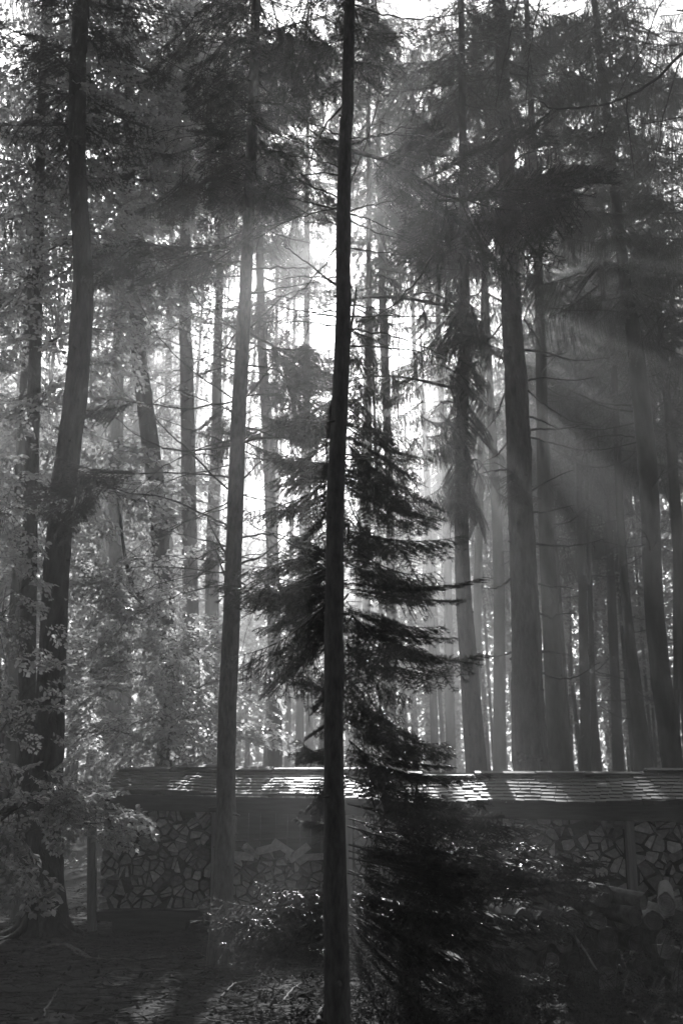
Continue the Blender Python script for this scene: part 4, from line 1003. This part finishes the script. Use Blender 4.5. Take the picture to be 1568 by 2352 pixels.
# leaning brush sticks in front of the pile
g = np.random.default_rng(12)
bs = ((( 1050, 2130), (1090, 2210), (1112, 2240)), ((1310, 2140), (1345, 2190), (1370, 2230)), ((1180, 2230), (1190, 2290), (1192, 2345)), ((1340, 2215), (1385, 2290), (1400, 2330)), ((1130, 2180), (1165, 2250), (1200, 2330)), ((960, 2170), (957, 2260), (955, 2345)),
      ((1420, 2180), (1450, 2250), (1500, 2300)), ((1000, 2180), (1040, 2230), (1130, 2285)))
wh = ('short thick bare stick aslant before the log pile, left of its middle', 'stubby forked stick aslant near the middle of the log pile', 'thin upright dead stem standing before the log pile', 'straight pale stick leaning before the log pile, right of the upright stem',
      'long thin stick slanting to the bottom edge before the log pile', 'fine upright dead stalk just right of the centre trunk', 'thin dark stick slanting down at the right before the log pile', 'bowed thin stick slanting under the fir\'s lowest boughs')
for px, lab in zip(bs, wh):
    q = smooth_line([P(x, y, 8.3 - .25 * i) for i, (x, y) in enumerate(px)], 14); mb = MB(); tube(mb, q, np.linspace(.010, .005, 14) * (1.6 if 'thick' in lab or 'stubby' in lab else .7), 6, 0, .05)
    S = [q[5], q[9]]; E = [q[5] + g.normal(0, .08, 3), q[9] + g.normal(0, .08, 3)]; prisms(mb, S, E, .003, .001)
    tag(mb.build('dead_stick', 'bark_fine', None, tuple(q[-1])), lab, 'stick')
# dry weeds and small plants
wd = MB()
for _ in range(2200):
    X = g.uniform(-.1, 3.6); Y = g.uniform(6.2, 8.7); z = float(ground_z(X, Y)); a = g.random() * 6.28; h = g.uniform(.06, .42) * g.random() ** .3
    p0 = np.array([X, Y, z]); d = np.array([math.cos(a) * .35, math.sin(a) * .35, 1.]); p1 = p0 + d * h * .55; p2_ = p1 + (d + [math.cos(a) * .6, math.sin(a) * .6, -.3]) * h * .4
    prisms(wd, [p0, p1], [p1, p2_], .002, .001)
for _ in range(260):
    X = g.uniform(-.8, 3.6); Y = g.uniform(6.2, 9.2); a = g.random() * 6.28
    wd.merge(SPRAY[g.integers(5)], frame([math.cos(a), math.sin(a), .4]), (X, Y, float(ground_z(X, Y)) + g.uniform(.02, .12)), g.uniform(.2, .45))
for _ in range(60):                                     # bramble arches and brash thrown against the pile
    X = g.uniform(.3, 3.6); Y = g.uniform(7.6, 8.5); z = float(ground_z(X, Y)); a = g.uniform(0, 6.28); l = g.uniform(.3, .9)
    pts = smooth_line([[X, Y, z], [X + math.cos(a) * l * .4, Y + math.sin(a) * .15, z + l * g.uniform(.3, .8)], [X + math.cos(a) * l, Y + math.sin(a) * .3, z + l * g.uniform(.1, .6)]], 9)
    tube(wd, pts, np.linspace(.005, .002, 9), 5, 0)
    for k in range(2, 9): prisms(wd, [pts[k]], [pts[k] + g.normal(0, .06, 3)], .002, .001)
    if g.random() < .5:
        for k in range(3, 9, 2): wd.merge(SPRAY[g.integers(5)], frame(nrm(g.normal(0, 1, 3))), pts[k], g.uniform(.15, .3))
tag(wd.build('weeds', ['twig', 'litter']), label='dry weeds and small leaves on the ground before the log pile', kind='stuff')

# ------------------------------------------------------------------ haze
hm = bpy.data.materials.new('haze'); hm.use_nodes = True; n_ = hm.node_tree.nodes; l_ = hm.node_tree.links
n_.remove(n_['Principled BSDF']); pv = n_.new('ShaderNodeVolumePrincipled')
pv.inputs['Color'].default_value = (.95, .95, .95, 1); pv.inputs['Density'].default_value = HAZE_DENSITY; pv.inputs['Anisotropy'].default_value = HAZE_G
l_.new(pv.outputs[0], n_['Material Output'].inputs['Volume']); M['haze'] = hm
mb = MB(); box(mb, (0, 90, 16), 340, 350, 34.4); hz = mb.build('haze', 'haze'); tag(hz, label='pale sunlit mist filling the air between the trees', kind='stuff')
